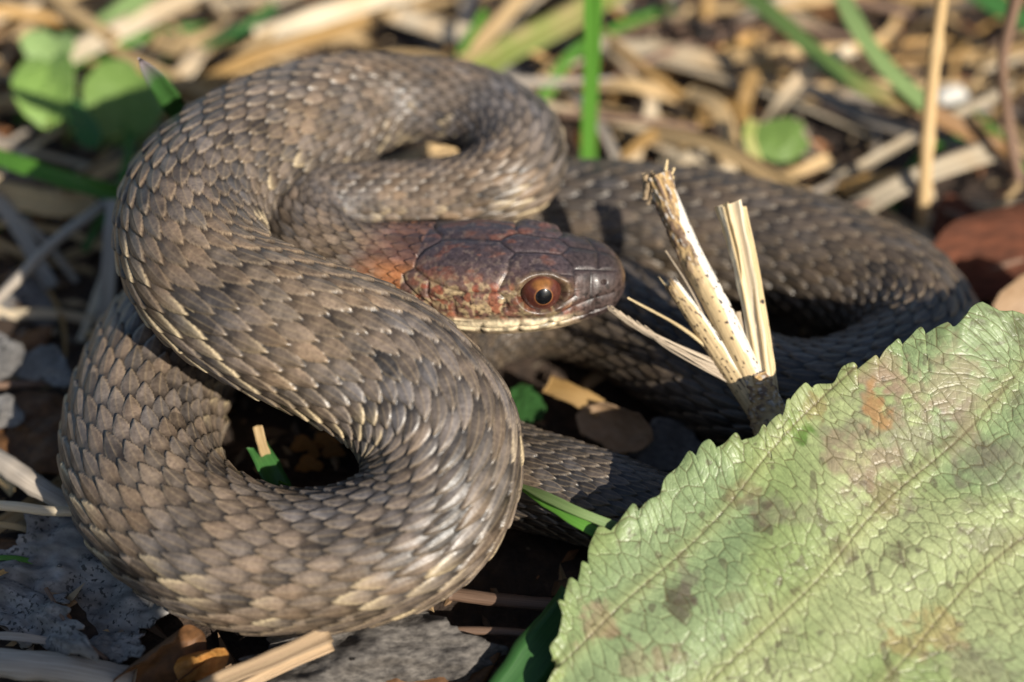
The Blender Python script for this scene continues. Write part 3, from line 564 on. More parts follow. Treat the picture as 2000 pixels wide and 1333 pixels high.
def build_stalk():
    def UU_(px, py, zold):
        d = FW + RT * (px - 1000) / F - UP * (py - 666.5) / F; f = np.clip((850 - py) / 500, -.3, 1.1); y_ = -1.22 + 1.55 * f
        return CAM + d * ((y_ - CAM[1]) / d[1])
    U = UU_; B0 = U(1560, 985, 0)
    root = empty('broken_stalk', tuple(B0)); tag(root, "broken pale dry plant stalk with black specks and splintered ends beside the snake's snout", 'stalk')
    ma = stalk_mat('speckled_stalk', (.40, .29, .15), (.62, .52, .36), .36, ([(.0, (0, 0, 0)), (.28, (0, 0, 0)), (.34, (1, 1, 1)), (1, (1, 1, 1))], (.74, .70, .62)))
    mb = stalk_mat('split_stalk', (.42, .27, .10), (.70, .56, .33), .30); mc = stalk_mat('stalk_bark', (.13, .085, .05), (.40, .29, .17), None); md = stalk_mat('stalk_base', (.16, .12, .08), (.42, .33, .22), .26)
    def part(name, me, mt):
        o = link(name, me, mt, root); recenter(o, root.location); o.location = (0, 0, 0); return o
    top = U(1285, 345, 2.75); base1 = U(1478, 770, .62)
    w_ = PXW(top)
    k9 = NT('stalk_wood'); at = k9.new('ShaderNodeAttribute', attribute_name='Col'); tc = k9.new('ShaderNodeTexCoord'); nz = k9.noise(tc.outputs['Object'], 22, 3); k9.l(at.outputs['Color'], k9.b.inputs['Base Color']); k9.b.inputs['Roughness'].default_value = .6; k9.bump(nz, .3, .015)
    def wood(pts, r0, r1, sd, barky=0., dense=.72, tip=.0, flat=1., n=200, m=64, ln=1., frayed=.0):
        C_ = spline(pts, n); T_, N_, B_ = frames(C_, (0, -1, .1)); u = np.linspace(0, 1, n); g = np.linspace(0, 2 * math.pi, m, endpoint=False)
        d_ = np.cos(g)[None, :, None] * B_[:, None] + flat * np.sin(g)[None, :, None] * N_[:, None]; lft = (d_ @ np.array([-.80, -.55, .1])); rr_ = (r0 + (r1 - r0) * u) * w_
        uu_ = np.broadcast_to(u[:, None], lft.shape) * ln; cg, sg = np.cos(g)[None] + 0 * uu_, np.sin(g)[None] + 0 * uu_; q3 = np.stack([uu_ * 11, cg * 1.5 + sd, sg * 1.5], -1)
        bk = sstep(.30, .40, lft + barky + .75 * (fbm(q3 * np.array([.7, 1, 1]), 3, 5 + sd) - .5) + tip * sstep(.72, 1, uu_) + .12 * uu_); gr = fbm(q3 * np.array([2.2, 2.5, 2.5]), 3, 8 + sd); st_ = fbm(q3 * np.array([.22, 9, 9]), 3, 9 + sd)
        lump = sstep(.40, .75, uu_ + .3 * (gr - .5)); hgt = bk * (.06 + .5 * (gr - .4) * lump) + .16 * (st_ - .5) + .10 * sstep(.94, 1, uu_) * (gr - .5) * 4
        V_ = C_[:, None] + d_ * (rr_[:, None] * (1 + hgt))[..., None]
        if frayed: V_ = V_ + T_[:, None] * (frayed * sstep(.93, 1, u)[:, None] * (hash3((g * 9).astype(int), (g * 0).astype(int), (g * 0).astype(int), sd)[None] - .6))[..., None]
        cw = np.array([.80, .75, .65]) * (.62 + .7 * (st_ - .25))[..., None]; cb = np.array([.40, .26, .11]) + (np.array([.14, .085, .05]) - np.array([.40, .26, .11])) * sstep(.42, .6, gr)[..., None]; cb = cb + (np.array([.55, .50, .43]) - cb) * (sstep(.62, .7, fbm(q3 * 3.1, 2, 15)) * .7)[..., None]
        ctan = np.array([.52, .38, .20]) * (.5 + 1.0 * st_)[..., None]; cb = ctan + (cb - ctan) * lump[..., None]
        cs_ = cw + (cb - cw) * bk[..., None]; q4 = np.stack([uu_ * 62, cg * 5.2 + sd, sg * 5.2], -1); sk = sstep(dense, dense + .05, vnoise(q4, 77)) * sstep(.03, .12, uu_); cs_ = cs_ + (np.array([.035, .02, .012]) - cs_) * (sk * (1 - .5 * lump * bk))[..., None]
        return part('stem', mesh_grid('stem', V_, closed_v=True, col_attr=np.clip(cs_, .01, .9), cap=True), k9.m)
    wood([U(1486, 782, .60), U(1405, 606, 1.45), U(1342, 482, 2.05), top], 25, 22, 0, tip=.75, dense=.79)
    wood([B0, U(1520, 858, .30), U(1492, 786, .5), U(1474, 735, .62)], 50, 26, 3, barky=.8, dense=.80, n=90, ln=1.)
    wood([U(1482, 800, .55), U(1412, 700, 1.02), U(1352, 612, 1.4), U(1310, 552, 1.65)], 24, 13, 5, barky=.30, dense=.76, ln=.62, flat=.8, frayed=.12)
    # crumbly broken crown
    for k, (dx, dy, dz, r_) in enumerate([(-18, 0, .03, 10), (-6, -4, .07, 9), (8, -2, .06, 9), (18, 2, .02, 8), (-22, 14, -.05, 9), (-12, 24, -.1, 10)]):
        a = U(1285 + dx, 350 + dy, 2.72 + dz * .3); part('splinter', tube('splinter', [a - np.array([0, .02, .10]), a + np.array([.01 * k - .03, 0, .05])], r_ * w_, r_ * w_ * .55, n=8, m=8, rough=.3, seed=20 + k), mc)
    for k, (x0, y0, x1, y1, r_) in enumerate([(1296, 352, 1303, 312, 5), (1306, 350, 1317, 328, 5), (1310, 360, 1315, 345, 4)]):
        part('splinter', tube('splinter', [U(x0, y0, 2.70), U(x1, y1, 2.86)], r_ * w_, r_ * w_ * .5, n=8, m=7, rough=.15, seed=30 + k), mb)
    # splinters of the left stem
    part('splinter', ribbon('splinter', [U(1420, 735, .85), U(1350, 620, 1.42), U(1285, 540, 1.74)], 12 * w_, 4 * w_, face=(-.4, -.8, .4), fold=.3, n=30, taper=(0, .3), seed=10), mb)
    part('splinter', ribbon('splinter', [U(1440, 700, .98), U(1395, 610, 1.40), U(1360, 540, 1.72)], 14 * w_, 6 * w_, face=(-.2, -.9, .4), fold=.3, n=30, taper=(0, .3), seed=11), mb)
    # right stem split open: thin pale inner skin between frayed edges
    rp = [U(1500, 790, .55), U(1478, 650, 1.25), U(1455, 520, 1.85), U(1428, 398, 2.45)]
    mk = stalk_mat('inner_skin', (.55, .42, .24), (.80, .70, .52), None)
    part('split_stem', ribbon('split_stem', rp, 34 * w_, 46 * w_, face=(-.25, -.9, .2), fold=.55, thick=.012, n=90, wob=.10, seed=3), mk)
    part('split_stem', ribbon('split_stem', [U(1452, 602, 1.3), U(1440, 510, 1.9), U(1412, 400, 2.45)], 12 * w_, 24 * w_, face=(-.5, -.8, .2), fold=.4, thick=.02, n=60, wob=.2, taper=(.5, 0), seed=5), mb)
    for k, (o0, o1, r_) in enumerate([(14, 20, 7), (20, 26, 4.5), (6, 14, 4), (-8, -16, 3)]):
        part('fibre', tube('fibre', [p_ + RT * (o0 + (o1 - o0) * q_ / 3) * w_ + np.array([0, -.04, 0]) for q_, p_ in enumerate(rp)], r_ * w_, r_ * w_ * .6, n=60, m=8, rough=.2, seed=60 + k), mb)
    part('splinter', tube('splinter', [U(1468, 775, .66), U(1452, 680, 1.05), U(1441, 610, 1.38)], 9 * w_, 6 * w_, n=20, m=8, rough=.1, seed=14), md)
    # fine fibres reaching left towards the snout
    fm = blade_mat('stalk_fibre', (.36, .27, .17), (.62, .52, .40), None, trans=.1)
    for k in range(15):
        x0, y0 = (1182 + 5.5 * k, 596 + 3.2 * k + 5 * math.sin(k * 2.1)); x1, y1 = 1402 + 3.2 * k, 706 + 4 * k
        b1 = U(x1, y1, .8); a = U(x0, y0, 1.1); sag = np.array([0, -.02, -.03 - .02 * math.sin(k * 1.7)])
        part('fibre', tube('fibre', [b1, b1 * .6 + a * .4 + sag * .8, b1 * .25 + a * .75 + sag, a], (1.6 + .5 * (k % 3)) * w_, .9 * w_, n=24, m=6, rough=.1, seed=40 + k), fm)
    part('splinter', tube('splinter', [U(1385, 640, 1.3), U(1345, 560, 1.5), U(1300, 490, 1.7)], 2.6 * w_, 1.6 * w_, n=20, m=6, rough=.1, seed=70), fm)
    part('splinter', tube('splinter', [U(1420, 712, 1.0), U(1330, 640, 1.2), U(1226, 582, 1.4)], 5 * w_, 2 * w_, n=24, m=7, rough=.2, seed=71), mb)
build_stalk()

# ------------------------------------------------------------------ litter one can point at
def pl(pts): return [U(*p) for p in pts]
def blade(name, mat, pts, wpx, label, cat='grass blade', w1=None, fold=.25, face=(0, -.5, .85), taper=(0, 0), group=None, twist=0., seed=0, n=30, wob=.06):
    P = pl(pts); k = PXW(P[len(P) // 2]); return put(name, ribbon(name, P, wpx * k, None if w1 is None else w1 * k, face=face, fold=fold, taper=taper, twist=twist, seed=seed, n=n, wob=wob), mat, label, cat, group)
def stem(name, mat, pts, wpx, label, cat='straw', w1=None, knots=(), seed=0, flat=.8, rough=.05, group=None):
    P = pl(pts); k = PXW(P[len(P) // 2]) / 2; return put(name, tube(name, P, wpx * k, None if w1 is None else w1 * k, knots=knots, seed=seed, flat=flat, rough=rough), mat, label, cat, group)
blade('grass_blade', 'green', [(1146, 345, .0), (1148, 240, .6), (1153, 120, 1.3), (1155, -60, 2.4)], 34, "bright green upright grass blade rising behind the snake's upper coil", fold=.5, face=(.3, -.9, .1), seed=1)
blade('grass_blade', 'greentip', [(440, 345, .8), (352, 225, 1.55), (310, 165, 2.15), (272, 116, 2.7)], 42, "short green grass tip with pale end poking out behind the coil's left shoulder", fold=.6, face=(.35, -.9, .35), taper=(0, .22), seed=2)
blade('grass_blade', 'green', [(-60, 290, .75), (60, 330, .8), (160, 362, .7), (290, 395, .4)], 36, 'broad green grass blade running in behind the left of the coil', fold=.5, face=(0, -.6, .8), seed=3)
blade('grass_blade', 'dkgreen', [(320, 112, .1), (400, 92, .3), (470, 60, .5), (540, 12, .6)], 20, 'thin dark green grass blade with yellowed tip lying over pale straw', fold=.4, seed=4)
blade('grass_blade', 'green', [(885, 135, .15), (915, 75, .5), (948, 20, .8)], 18, 'thin green grass blade leaning over straw behind the upper coil', fold=.4, face=(.2, -.9, .2), seed=5)
blade('yellowing_blade', 'yelgreen', [(915, 150, .15), (1000, 95, .35), (1100, 45, .45), (1240, -40, .5)], 56, 'wide grass blade fading from yellow-green to tan, pointing at the coil', fold=.3, seed=6)
blade('grass_blade', 'greentan', [(1400, -50, .9), (1520, 40, .95), (1660, 160, .85), (1800, 215, .65), (1970, 300, .3)], 38, 'long green grass blade drying to orange-brown at its far end', fold=.35, seed=7)
blade('grass_blade', 'ltgreen', [(1625, -50, 1.4), (1670, 50, 1.2), (1735, 140, .95), (1815, 215, .72)], 36, 'curved light green blade crossing the drying green blade', fold=.35, seed=8)
blade('grass_blade', 'ltgreen', [(170, 75, .35), (240, 25, .55), (330, -50, .7)], 46, 'pale green blade under the forked pale straw', fold=.3, seed=9)
blade('grass_blade', 'dkgreen', [(1880, -30, .7), (1960, 20, .6), (2060, 70, .5)], 46, 'dark green blade beside the purplish dry stem', fold=.3, seed=10)
stem('straw', 'straw', [(60, -40, .5), (150, 30, .5), (225, 78, .45)], 30, 'tan straw meeting a brighter straw in a fork', seed=11)
blade('straw', 'pale', [(135, 110, .3), (215, 70, .45), (300, 28, .5), (410, -30, .5)], 44, 'broad bright pale straw, upper arm of the fork near the clover', 'straw', seed=12)
blade('straw', 'straw', [(300, 78, .25), (360, 92, .3), (420, 72, .3), (460, 50, .25)], 44, 'short curved straw bundle under the thin dark green blade', 'straw', seed=13)
blade('straw', 'pale', [(500, 75, .3), (600, 42, .45), (720, 5, .45), (860, -35, .4)], 46, 'wide bleached straw blade rising behind the coil top', 'straw', seed=14)
blade('straw', 'gold', [(350, 195, .2), (440, 140, .4), (540, 98, .45), (720, 40, .35)], 32, "golden straw slanting up from the coil's left shoulder", 'straw', seed=15)
blade('straw', 'pale', [(320, 200, .1), (370, 130, .3), (395, 95, .3)], 38, 'short pale straw stub behind the green grass tip', 'straw', seed=16)
blade('straw', 'pale', [(770, 30, .3), (870, 60, .35), (960, 75, .35), (1030, 62, .3)], 44, 'flat cream straw lying behind the thin green blade', 'straw', seed=17)
blade('straw', 'straw', [(840, 150, .1), (930, 90, .4), (1050, -40, .9)], 34, 'tan straw rising steeply beside the wide yellowing blade', 'straw', seed=18)
blade('straw', 'pale', [(1165, 92, .3), (1260, 98, .35), (1350, 112, .35), (1430, 128, .3)], 40, 'broad whitish straw lying level beside the upright green blade', 'straw', seed=19)
blade('straw', 'straw', [(1160, 165, .2), (1240, 168, .3), (1345, 198, .2)], 28, 'tan straw below the whitish level straw', 'straw', seed=20)
blade('straw', 'pale', [(1500, 245, .15), (1530, 195, .5), (1580, 140, .75), (1668, 98, .8)], 30, 'bent cream straw arching over the round green leaf', 'straw', seed=21, fold=.5)
blade('straw', 'gold', [(1450, 240, .1), (1456, 190, .4), (1480, 140, .5), (1545, 135, .4)], 28, 'hooked golden straw beside the bent cream straw', 'straw', seed=22)
stem('dry_stem', 'straw', [(1802, 450, .0), (1808, 330, .6), (1820, 160, 1.4), (1845, -40, 2.4)], 28, 'upright tan dry stem rising behind the right loop', 'stem', knots=(.4, .75), seed=23)
stem('dry_stem', 'brown', [(1990, 350, .2), (1968, 230, .8), (1958, 120, 1.4), (1992, -40, 2.2)], 26, 'purplish brown curved dry stem near the red-brown leaf', 'stem', seed=24)
blade('straw', 'pale', [(1670, 412, .1), (1760, 362, .35), (1850, 325, .4), (1965, 288, .3)], 42, 'bleached broad straw lying just behind the right loop', 'straw', seed=25)
blade('straw', 'pale', [(1800, 345, .3), (1812, 400, .15), (1800, 460, .0)], 32, 'short bleached straw hanging down behind the right loop', 'straw', seed=26)
blade('straw', 'grey', [(1560, 165, .2), (1680, 225, .25), (1790, 262, .25), (1920, 312, .15)], 30, 'grey-brown straw under the drying green blade', 'straw', seed=27)
blade('straw', 'gold', [(1640, 372, .05), (1700, 355, .2), (1760, 350, .15)], 34, 'short golden straw scrap touching the right loop', 'straw', seed=28)
blade('straw', 'straw', [(1400, 360, .0), (1425, 290, .3), (1400, 210, .4), (1340, 180, .3)], 34, 'curled tan straw standing beside the round green leaf stem', 'straw', seed=29)
blade('straw', 'straw', [(1500, 352, .05), (1560, 335, .2), (1620, 308, .25)], 26, 'tan straw scrap just behind the right loop', 'straw', seed=30)
blade('straw', 'pale', [(1290, 320, .05), (1340, 310, .2), (1390, 300, .15)], 30, 'pale straw piece behind the broken stalk', 'straw', seed=31)
stem('dry_stem', 'grey', [(-40, 620, .1), (40, 540, .4), (110, 470, .5), (215, 392, .4)], 24, 'long grey dry stem leaning in from the left towards the coil', 'stem', seed=32)
blade('straw', 'grey', [(205, 630, .0), (212, 540, .35), (220, 450, .6), (225, 390, .7)], 32, 'upright greyish straw against the left of the coil', 'straw', seed=33, face=(0, -.9, .3))
stem('dry_stem', 'grey', [(40, 425, .4), (95, 480, .25), (150, 550, .0)], 16, 'thin grey twig crossing under the long grey stem', 'stem', seed=34)
blade('straw', 'straw', [(-40, 375, .2), (40, 388, .3), (110, 400, .3), (190, 395, .2)], 58, 'broad tan blade lying under the broad green blade', 'straw', seed=35)
# clover and round leaves
def clover(px, py, z, size, rot, label, group=None, lobes=1, notch=.0):
    c_ = U(px, py, z); k = PXW(c_); root = empty('clover', tuple(U(px + 30, py + 70, 0))); tag(root, label, 'clover', group); b_ = np.array(root.location)
    for q in range(lobes):
        a = rot + q * 2.09; d = np.array([math.cos(a), .0, math.sin(a)]); d = d[0] * RT + d[2] * (UP * .85 - FW * .5 * 0); e = np.cross(-FW * .8 + np.array([0, 0, .5]), d); e /= np.linalg.norm(e)
        out = lambda g: 1 - notch * np.exp(-(((g + math.pi) % (2 * math.pi) - math.pi) / .35) ** 2) + .10 * np.cos(g)
        me = scrap('leaflet', c_ + d * size * k * (.9 if lobes > 1 else 0), d * size * k, e * size * k * .8, out, bulge=.05, curl=.15, crumple=.03, thick=.012, seed=int(px) + q, jag=.02)
        o = link('leaflet', me, M['clover'], root); recenter(o, b_); o.location = (0, 0, 0)
    me = tube('stem', [b_, (b_ + c_) / 2 + np.array([.05, .05, .03]), c_ - np.array([0, 0, .02])], .03, .025, n=16, m=8); o = link('stem', me, M['yelgreen'], root); recenter(o, b_); o.location = (0, 0, 0)
def leaflet(px, py, z, wx_, wy_, tilt, label, mat='clover', seed=0, notch=.34, fold_=.45):
    c_ = U(px, py, z); k = PXW(c_); b_ = U(px + 40, py + wy_ + 20, 0); root = empty('clover', tuple(b_)); tag(root, label, 'clover')
    up_ = UP * math.cos(tilt) + RT * math.sin(tilt); ri_ = RT * math.cos(tilt) - UP * math.sin(tilt); lean = FW * .35
    out = lambda g: (1 - notch * np.exp(-((np.abs(g) - 0) / .3) ** 2) - notch * np.exp(-((2 * math.pi - np.abs(g)) / .3) ** 2)) * (1 + .16 * np.cos(g))
    o = link('leaflet', scrap('leaflet', c_, (up_ + lean) * wy_ * k, -ri_ * wx_ * k, out, bulge=.0, curl=-fold_, crumple=.03, thick=.012, nr=18, na=56, seed=seed, jag=.03), M[mat], root); recenter(o, b_); o.location = (0, 0, 0)
    o = link('stem', tube('stem', [b_, (b_ + c_) / 2 + np.array([.04, .05, 0]), c_ - (up_ + lean) * wy_ * k * .8], .03, .022, n=16, m=8), M['yelgreen'], root); recenter(o, b_); o.location = (0, 0, 0)
leaflet(92, 178, .7, 62, 84, -.12, 'bright green clover leaflet with notched top left of the coil', seed=1)
leaflet(95, 98, .55, 52, 44, .2, 'pale green clover leaflet showing above the notched clover leaflet', 'ltgreen', seed=2)
leaflet(245, 205, .45, 84, 92, .35, 'broad mid green clover leaflet behind the short grass tip', seed=3)
leaflet(160, 248, .55, 50, 26, 1.1, 'dark folded clover leaflet between the two bright leaflets', 'dkgreen', seed=4, notch=0)
clover(1520, 272, .45, 58, .2, 'small round bright green leaf behind the broken stalk', lobes=1, notch=.25)
blade('seedling_stem', 'yelgreen', [(1500, 375, .0), (1478, 320, .3), (1462, 270, .5), (1470, 235, .6)], 24, 'yellow-green seedling stem beside the small round leaf', 'stem', seed=40, fold=.4)
# dead leaves on the right
def rect_out(k1, k2, ph=0): return lambda g: 1 / (np.abs(np.cos(g + ph)) ** k1 + np.abs(np.sin(g + ph)) ** k1) ** (1 / k1) * (1 + k2 * np.cos(3 * g + 1))
put('dead_leaf', leaf_sheet('dead_leaf', U(1985, 470, .30), np.array([.86, .12, .12]), np.array([-.05, .30, .52]), curl=1.5, seed=3, crumple=.05), 'redleaf', 'dark red-brown dead leaf curled behind the right loop', 'dead leaf')
put('dead_leaf', leaf_sheet('dead_leaf', U(2010, 585, .35), np.array([.42, .20, .10]), np.array([-.08, .16, .26]), curl=.9, seed=4, crumple=.03), 'tanleaf', 'smooth tan dead leaf between right loop and green leaf', 'dead leaf')
put('dead_leaf', scrap('dead_leaf', U(1870, 430, .12), RT * .25, np.array([0, .2, .1]), rect_out(2.5, .2), seed=5), 'redleaf', 'small dark leaf scrap under the red-brown leaf', 'dead leaf')
def pebble(px, py, z, rpx, mat, label, seed):
    c_ = U(px, py, z); r_ = rpx * PXW(c_); g = np.linspace(0, 2 * math.pi, 24, endpoint=False); a = np.linspace(.05, math.pi - .05, 14); A, G = np.meshgrid(a, g, indexing='ij')
    d = np.stack([np.sin(A) * np.cos(G), np.sin(A) * np.sin(G), np.cos(A)], -1); V = c_ + d * (r_ * (1 + .5 * (fbm(d * 1.7 + seed, 2, seed) - .5)))[..., None] * np.array([1, .8, .62]); uv = np.stack([A, G], -1)
    put('pebble', mesh_grid('pebble', V, closed_v=True, uv=uv, cap=True), mat, label, 'pebble')
M['white'] = blade_mat('white_pebble', (.62, .58, .50), (.80, .77, .70), None, trans=0, streak=(3, 3, 1))
pebble(1852, 190, .12, 36, 'white', 'white pebble beside the upright tan dry stem', 2)
# shaded grey leaf pieces and sticks left of the snake
put('dead_leaf', scrap('dead_leaf', U(120, 1110, .12), np.array([.72, -.28, .02]), np.array([.28, .34, .16]), rect_out(2.2, .22, .3), bulge=.02, curl=.25, crumple=.13, seed=11, jag=.22, thick=.014, nr=40, na=120), 'weathered', "large weathered grey leaf with black specks against the front coil's left side", 'dead leaf')
put('dead_leaf', scrap('dead_leaf', U(40, 1190, .10), np.array([.5, -.3, .08]), np.array([.15, .22, .05]), rect_out(2.0, .25, 1.), bulge=.02, curl=.3, crumple=.14, seed=71, jag=.22, thick=.014, nr=30, na=90), 'weathered', 'torn grey leaf lying under the speckled grey leaf', 'dead leaf')
put('dead_leaf', scrap('dead_leaf', U(225, 1255, .06), np.array([.26, -.1, .1]), np.array([.08, .2, -.04]), rect_out(2.0, .25, 2.), curl=.3, crumple=.12, seed=72, jag=.2, thick=.014), 'weathered', 'narrow grey leaf strip between speckled leaf and curled brown leaf', 'dead leaf')
put('dead_leaf', scrap('dead_leaf', U(85, 715, .2), np.array([.26, -.14, .02]), np.array([.08, .12, .07]), rect_out(2.2, .2), bulge=.15, crumple=.05, seed=12), 'weathered', 'small grey curled leaf scrap just left of the lower loop', 'dead leaf')
put('dead_leaf', scrap('dead_leaf', U(-5, 700, .2), np.array([.22, .05, .04]), np.array([-.05, .2, .1]), rect_out(2.5, .2), seed=13), 'weathered', 'grey leaf scrap beside the leaning grey stem', 'dead leaf')
put('dead_leaf', scrap('dead_leaf', U(5, 808, .15), np.array([.16, -.03, .03]), np.array([.02, .12, .08]), rect_out(2.2, .2), seed=14), 'weathered', 'tiny grey leaf scrap with black edge beside dark soil', 'dead leaf')
put('dead_leaf', scrap('dead_leaf', U(60, 850, .05), np.array([.5, -.15, .05]), np.array([.1, .4, .05]), rect_out(2.4, .15), crumple=.1, seed=15), 'deadleaf', 'dark brown leaf lying in shade left of the lower loop', 'dead leaf')
stem('stick', 'grey', [(-50, 880, .25), (20, 915, .28), (80, 955, .25), (140, 990, .2)], 56, 'thick weathered grey stick end resting on the speckled grey leaf', 'stick', w1=40, seed=16, rough=.12, flat=.7)
stem('stick', 'pale', [(-60, 985, .36), (30, 990, .38), (90, 998, .36), (165, 1000, .3)], 22, 'thin pale stick laid across the speckled grey leaf', 'stick', seed=17)
stem('stick', 'grey', [(-60, 1290, .12), (60, 1300, .15), (150, 1310, .12), (260, 1335, .05)], 66, 'thick grey bleached stick lying in front of the speckled leaf', 'stick', seed=18, rough=.1, flat=.7)
blade('straw', 'grey', [(-40, 1240, .1), (40, 1245, .15), (110, 1255, .1)], 16, 'thin grey straw beside the thick bleached stick', 'straw', seed=19)
stem('twig', 'brown', [(90, 1150, .2), (140, 1230, .2), (210, 1290, .1)], 9, 'hair-thin brown twig crossing the thick bleached stick', 'twig', seed=20)
# leaf curl, straw and bark under the front coil
put('dead_leaf', leaf_sheet('dead_leaf', U(310, 1300, .05), np.array([.30, .22, .10]), np.array([-.16, .16, .24]), curl=2.2, seed=21, crumple=.08), 'deadleaf', 'curled dark brown dead leaf below the front coil', 'dead leaf')
put('dead_leaf', leaf_sheet('dead_leaf', U(395, 1290, .12), np.array([.20, .02, .05]), np.array([.0, .08, .16]), curl=1.8, seed=22, crumple=.06), 'orangeleaf', 'small golden dead leaf flap beside the straw under the front coil', 'dead leaf')
blade('straw', 'fibrous', [(330, 1390, .1), (420, 1335, .2), (530, 1290, .3), (645, 1238, .38)], 34, 'split tan straw lying under the front coil', 'straw', seed=23, fold=.6)
blade('straw', 'fibrous', [(380, 1390, .12), (470, 1345, .2), (560, 1300, .26), (650, 1262, .3)], 22, 'narrow tan straw pressed along the split straw', 'straw', seed=24, fold=.4)
M['bark'] = blade_mat('dark_bark', (.025, .022, .02), (.13, .115, .10), None, rough=.85, trans=0, streak=(12, 12, 1), bump=.9)
put('bark_piece', scrap('bark_piece', U(690, 1290, .08), np.array([.85, .12, .03]), np.array([-.1, .30, .22]), rect_out(3, .12), bulge=.25, crumple=.16, seed=25, thick=.08, jag=.14, nr=40, na=120), 'bark', 'dark grainy bark piece under the front coil', 'bark')
blade('grass_blade', 'dkgreen', [(960, 1400, .1), (1010, 1330, .2), (1065, 1260, .28), (1130, 1170, .3)], 90, 'wide dark bluish-green blade in shade under the big green leaf', fold=.15, seed=26)
stem('stick', 'brown', [(780, 1240, .1), (900, 1232, .14), (1010, 1236, .14), (1120, 1250, .1)], 18, 'thin dark stick in shade below the front coil', 'stick', seed=27)
stem('stick', 'brown', [(880, 1160, .08), (1000, 1175, .1), (1120, 1185, .08)], 30, 'dark stick in shade under the tail', 'stick', seed=28)
# inside the front loop
blade('grass_blade', 'dkgreen', [(520, 1010, .15), (548, 972, .32), (525, 920, .45), (500, 875, .5)], 46, "short folded green grass stub inside the front coil's opening", fold=.5, face=(.5, -.7, .5), seed=29)
blade('grass_blade', 'green', [(590, 1010, .3), (562, 970, .5), (545, 940, .66)], 30, 'cut green grass tip with purple end inside the front loop', fold=.5, taper=(0, .25), seed=30, face=(.4, -.7, .5))
blade('straw', 'straw', [(525, 905, .40), (512, 868, .60), (503, 832, .75)], 20, 'tiny pale straw end on the folded grass stub', 'straw', seed=31)
for i_, (px, py, w_) in enumerate([(592, 868, 24), (635, 862, 28), (650, 880, 22), (604, 908, 26), (612, 885, 12)]):
    put('leaf_scrap', scrap('leaf_scrap', U(px, py, .12), RT * w_ * .004, np.array([0, .04, .05]), rect_out(2.2, .2), seed=50 + i_), 'orangeleaf', "orange dead leaf crumb on the soil inside the front coil's opening", 'leaf crumb', 'orange leaf crumbs in the front loop')
# between head and tail
blade('straw', 'gold', [(1070, 752, .25), (1120, 772, .28), (1175, 800, .25)], 40, 'flat orange-tan straw end lit in the gap under the head', 'straw', seed=33)
put('dead_leaf', leaf_sheet('dead_leaf', U(1205, 835, .18), np.array([.30, -.16, .02]), np.array([.06, .12, .16]), curl=1.0, seed=34), 'tanleaf', 'tan dead leaf in the gap between inner loop and tail', 'dead leaf')
put('dead_leaf', scrap('dead_leaf', U(1310, 880, .1), np.array([.3, -.1, .02]), np.array([.05, .16, .12]), rect_out(2.6, .2), seed=35), 'weathered', 'grey leaf scrap beside the tail under the green leaf', 'dead leaf')
put('green_leaflet', scrap('green_leaflet', U(1025, 790, .08), np.array([.16, -.05, .02]), np.array([.02, .16, .06]), rect_out(2.2, .1), seed=36), 'dkgreen', 'dark green leaflet in the shade under the chin', 'leaf')
# folded blade from under the green leaf across the tail
blade('grass_blade', 'ltgreen', [(1003, 942, .74), (1070, 972, .86), (1130, 1000, .88), (1205, 1030, .80)], 19, 'upper half of a split green grass blade crossing over the tail', fold=.3, face=(-.2, -.6, .75), taper=(.35, 0), seed=37)
blade('grass_blade', 'green', [(1004, 945, .72), (1068, 982, .80), (1125, 1018, .80), (1195, 1056, .72)], 21, 'lower half of a split green grass blade crossing over the tail', fold=.3, face=(-.2, -.6, .75), taper=(.35, 0), seed=38)

# out of view in front: upright leaf added to shade the left litter
put('dead_leaf', scrap('dead_leaf', np.array([-.25, -7.0, 2.35]), np.array([1.2, .1, .0]), np.array([.05, -.1, 2.5]), rect_out(4, .03), bulge=.15, curl=.1, crumple=.06, seed=61), 'deadleaf', 'upright brown leaf added out of view to shade the litter', 'dead leaf')

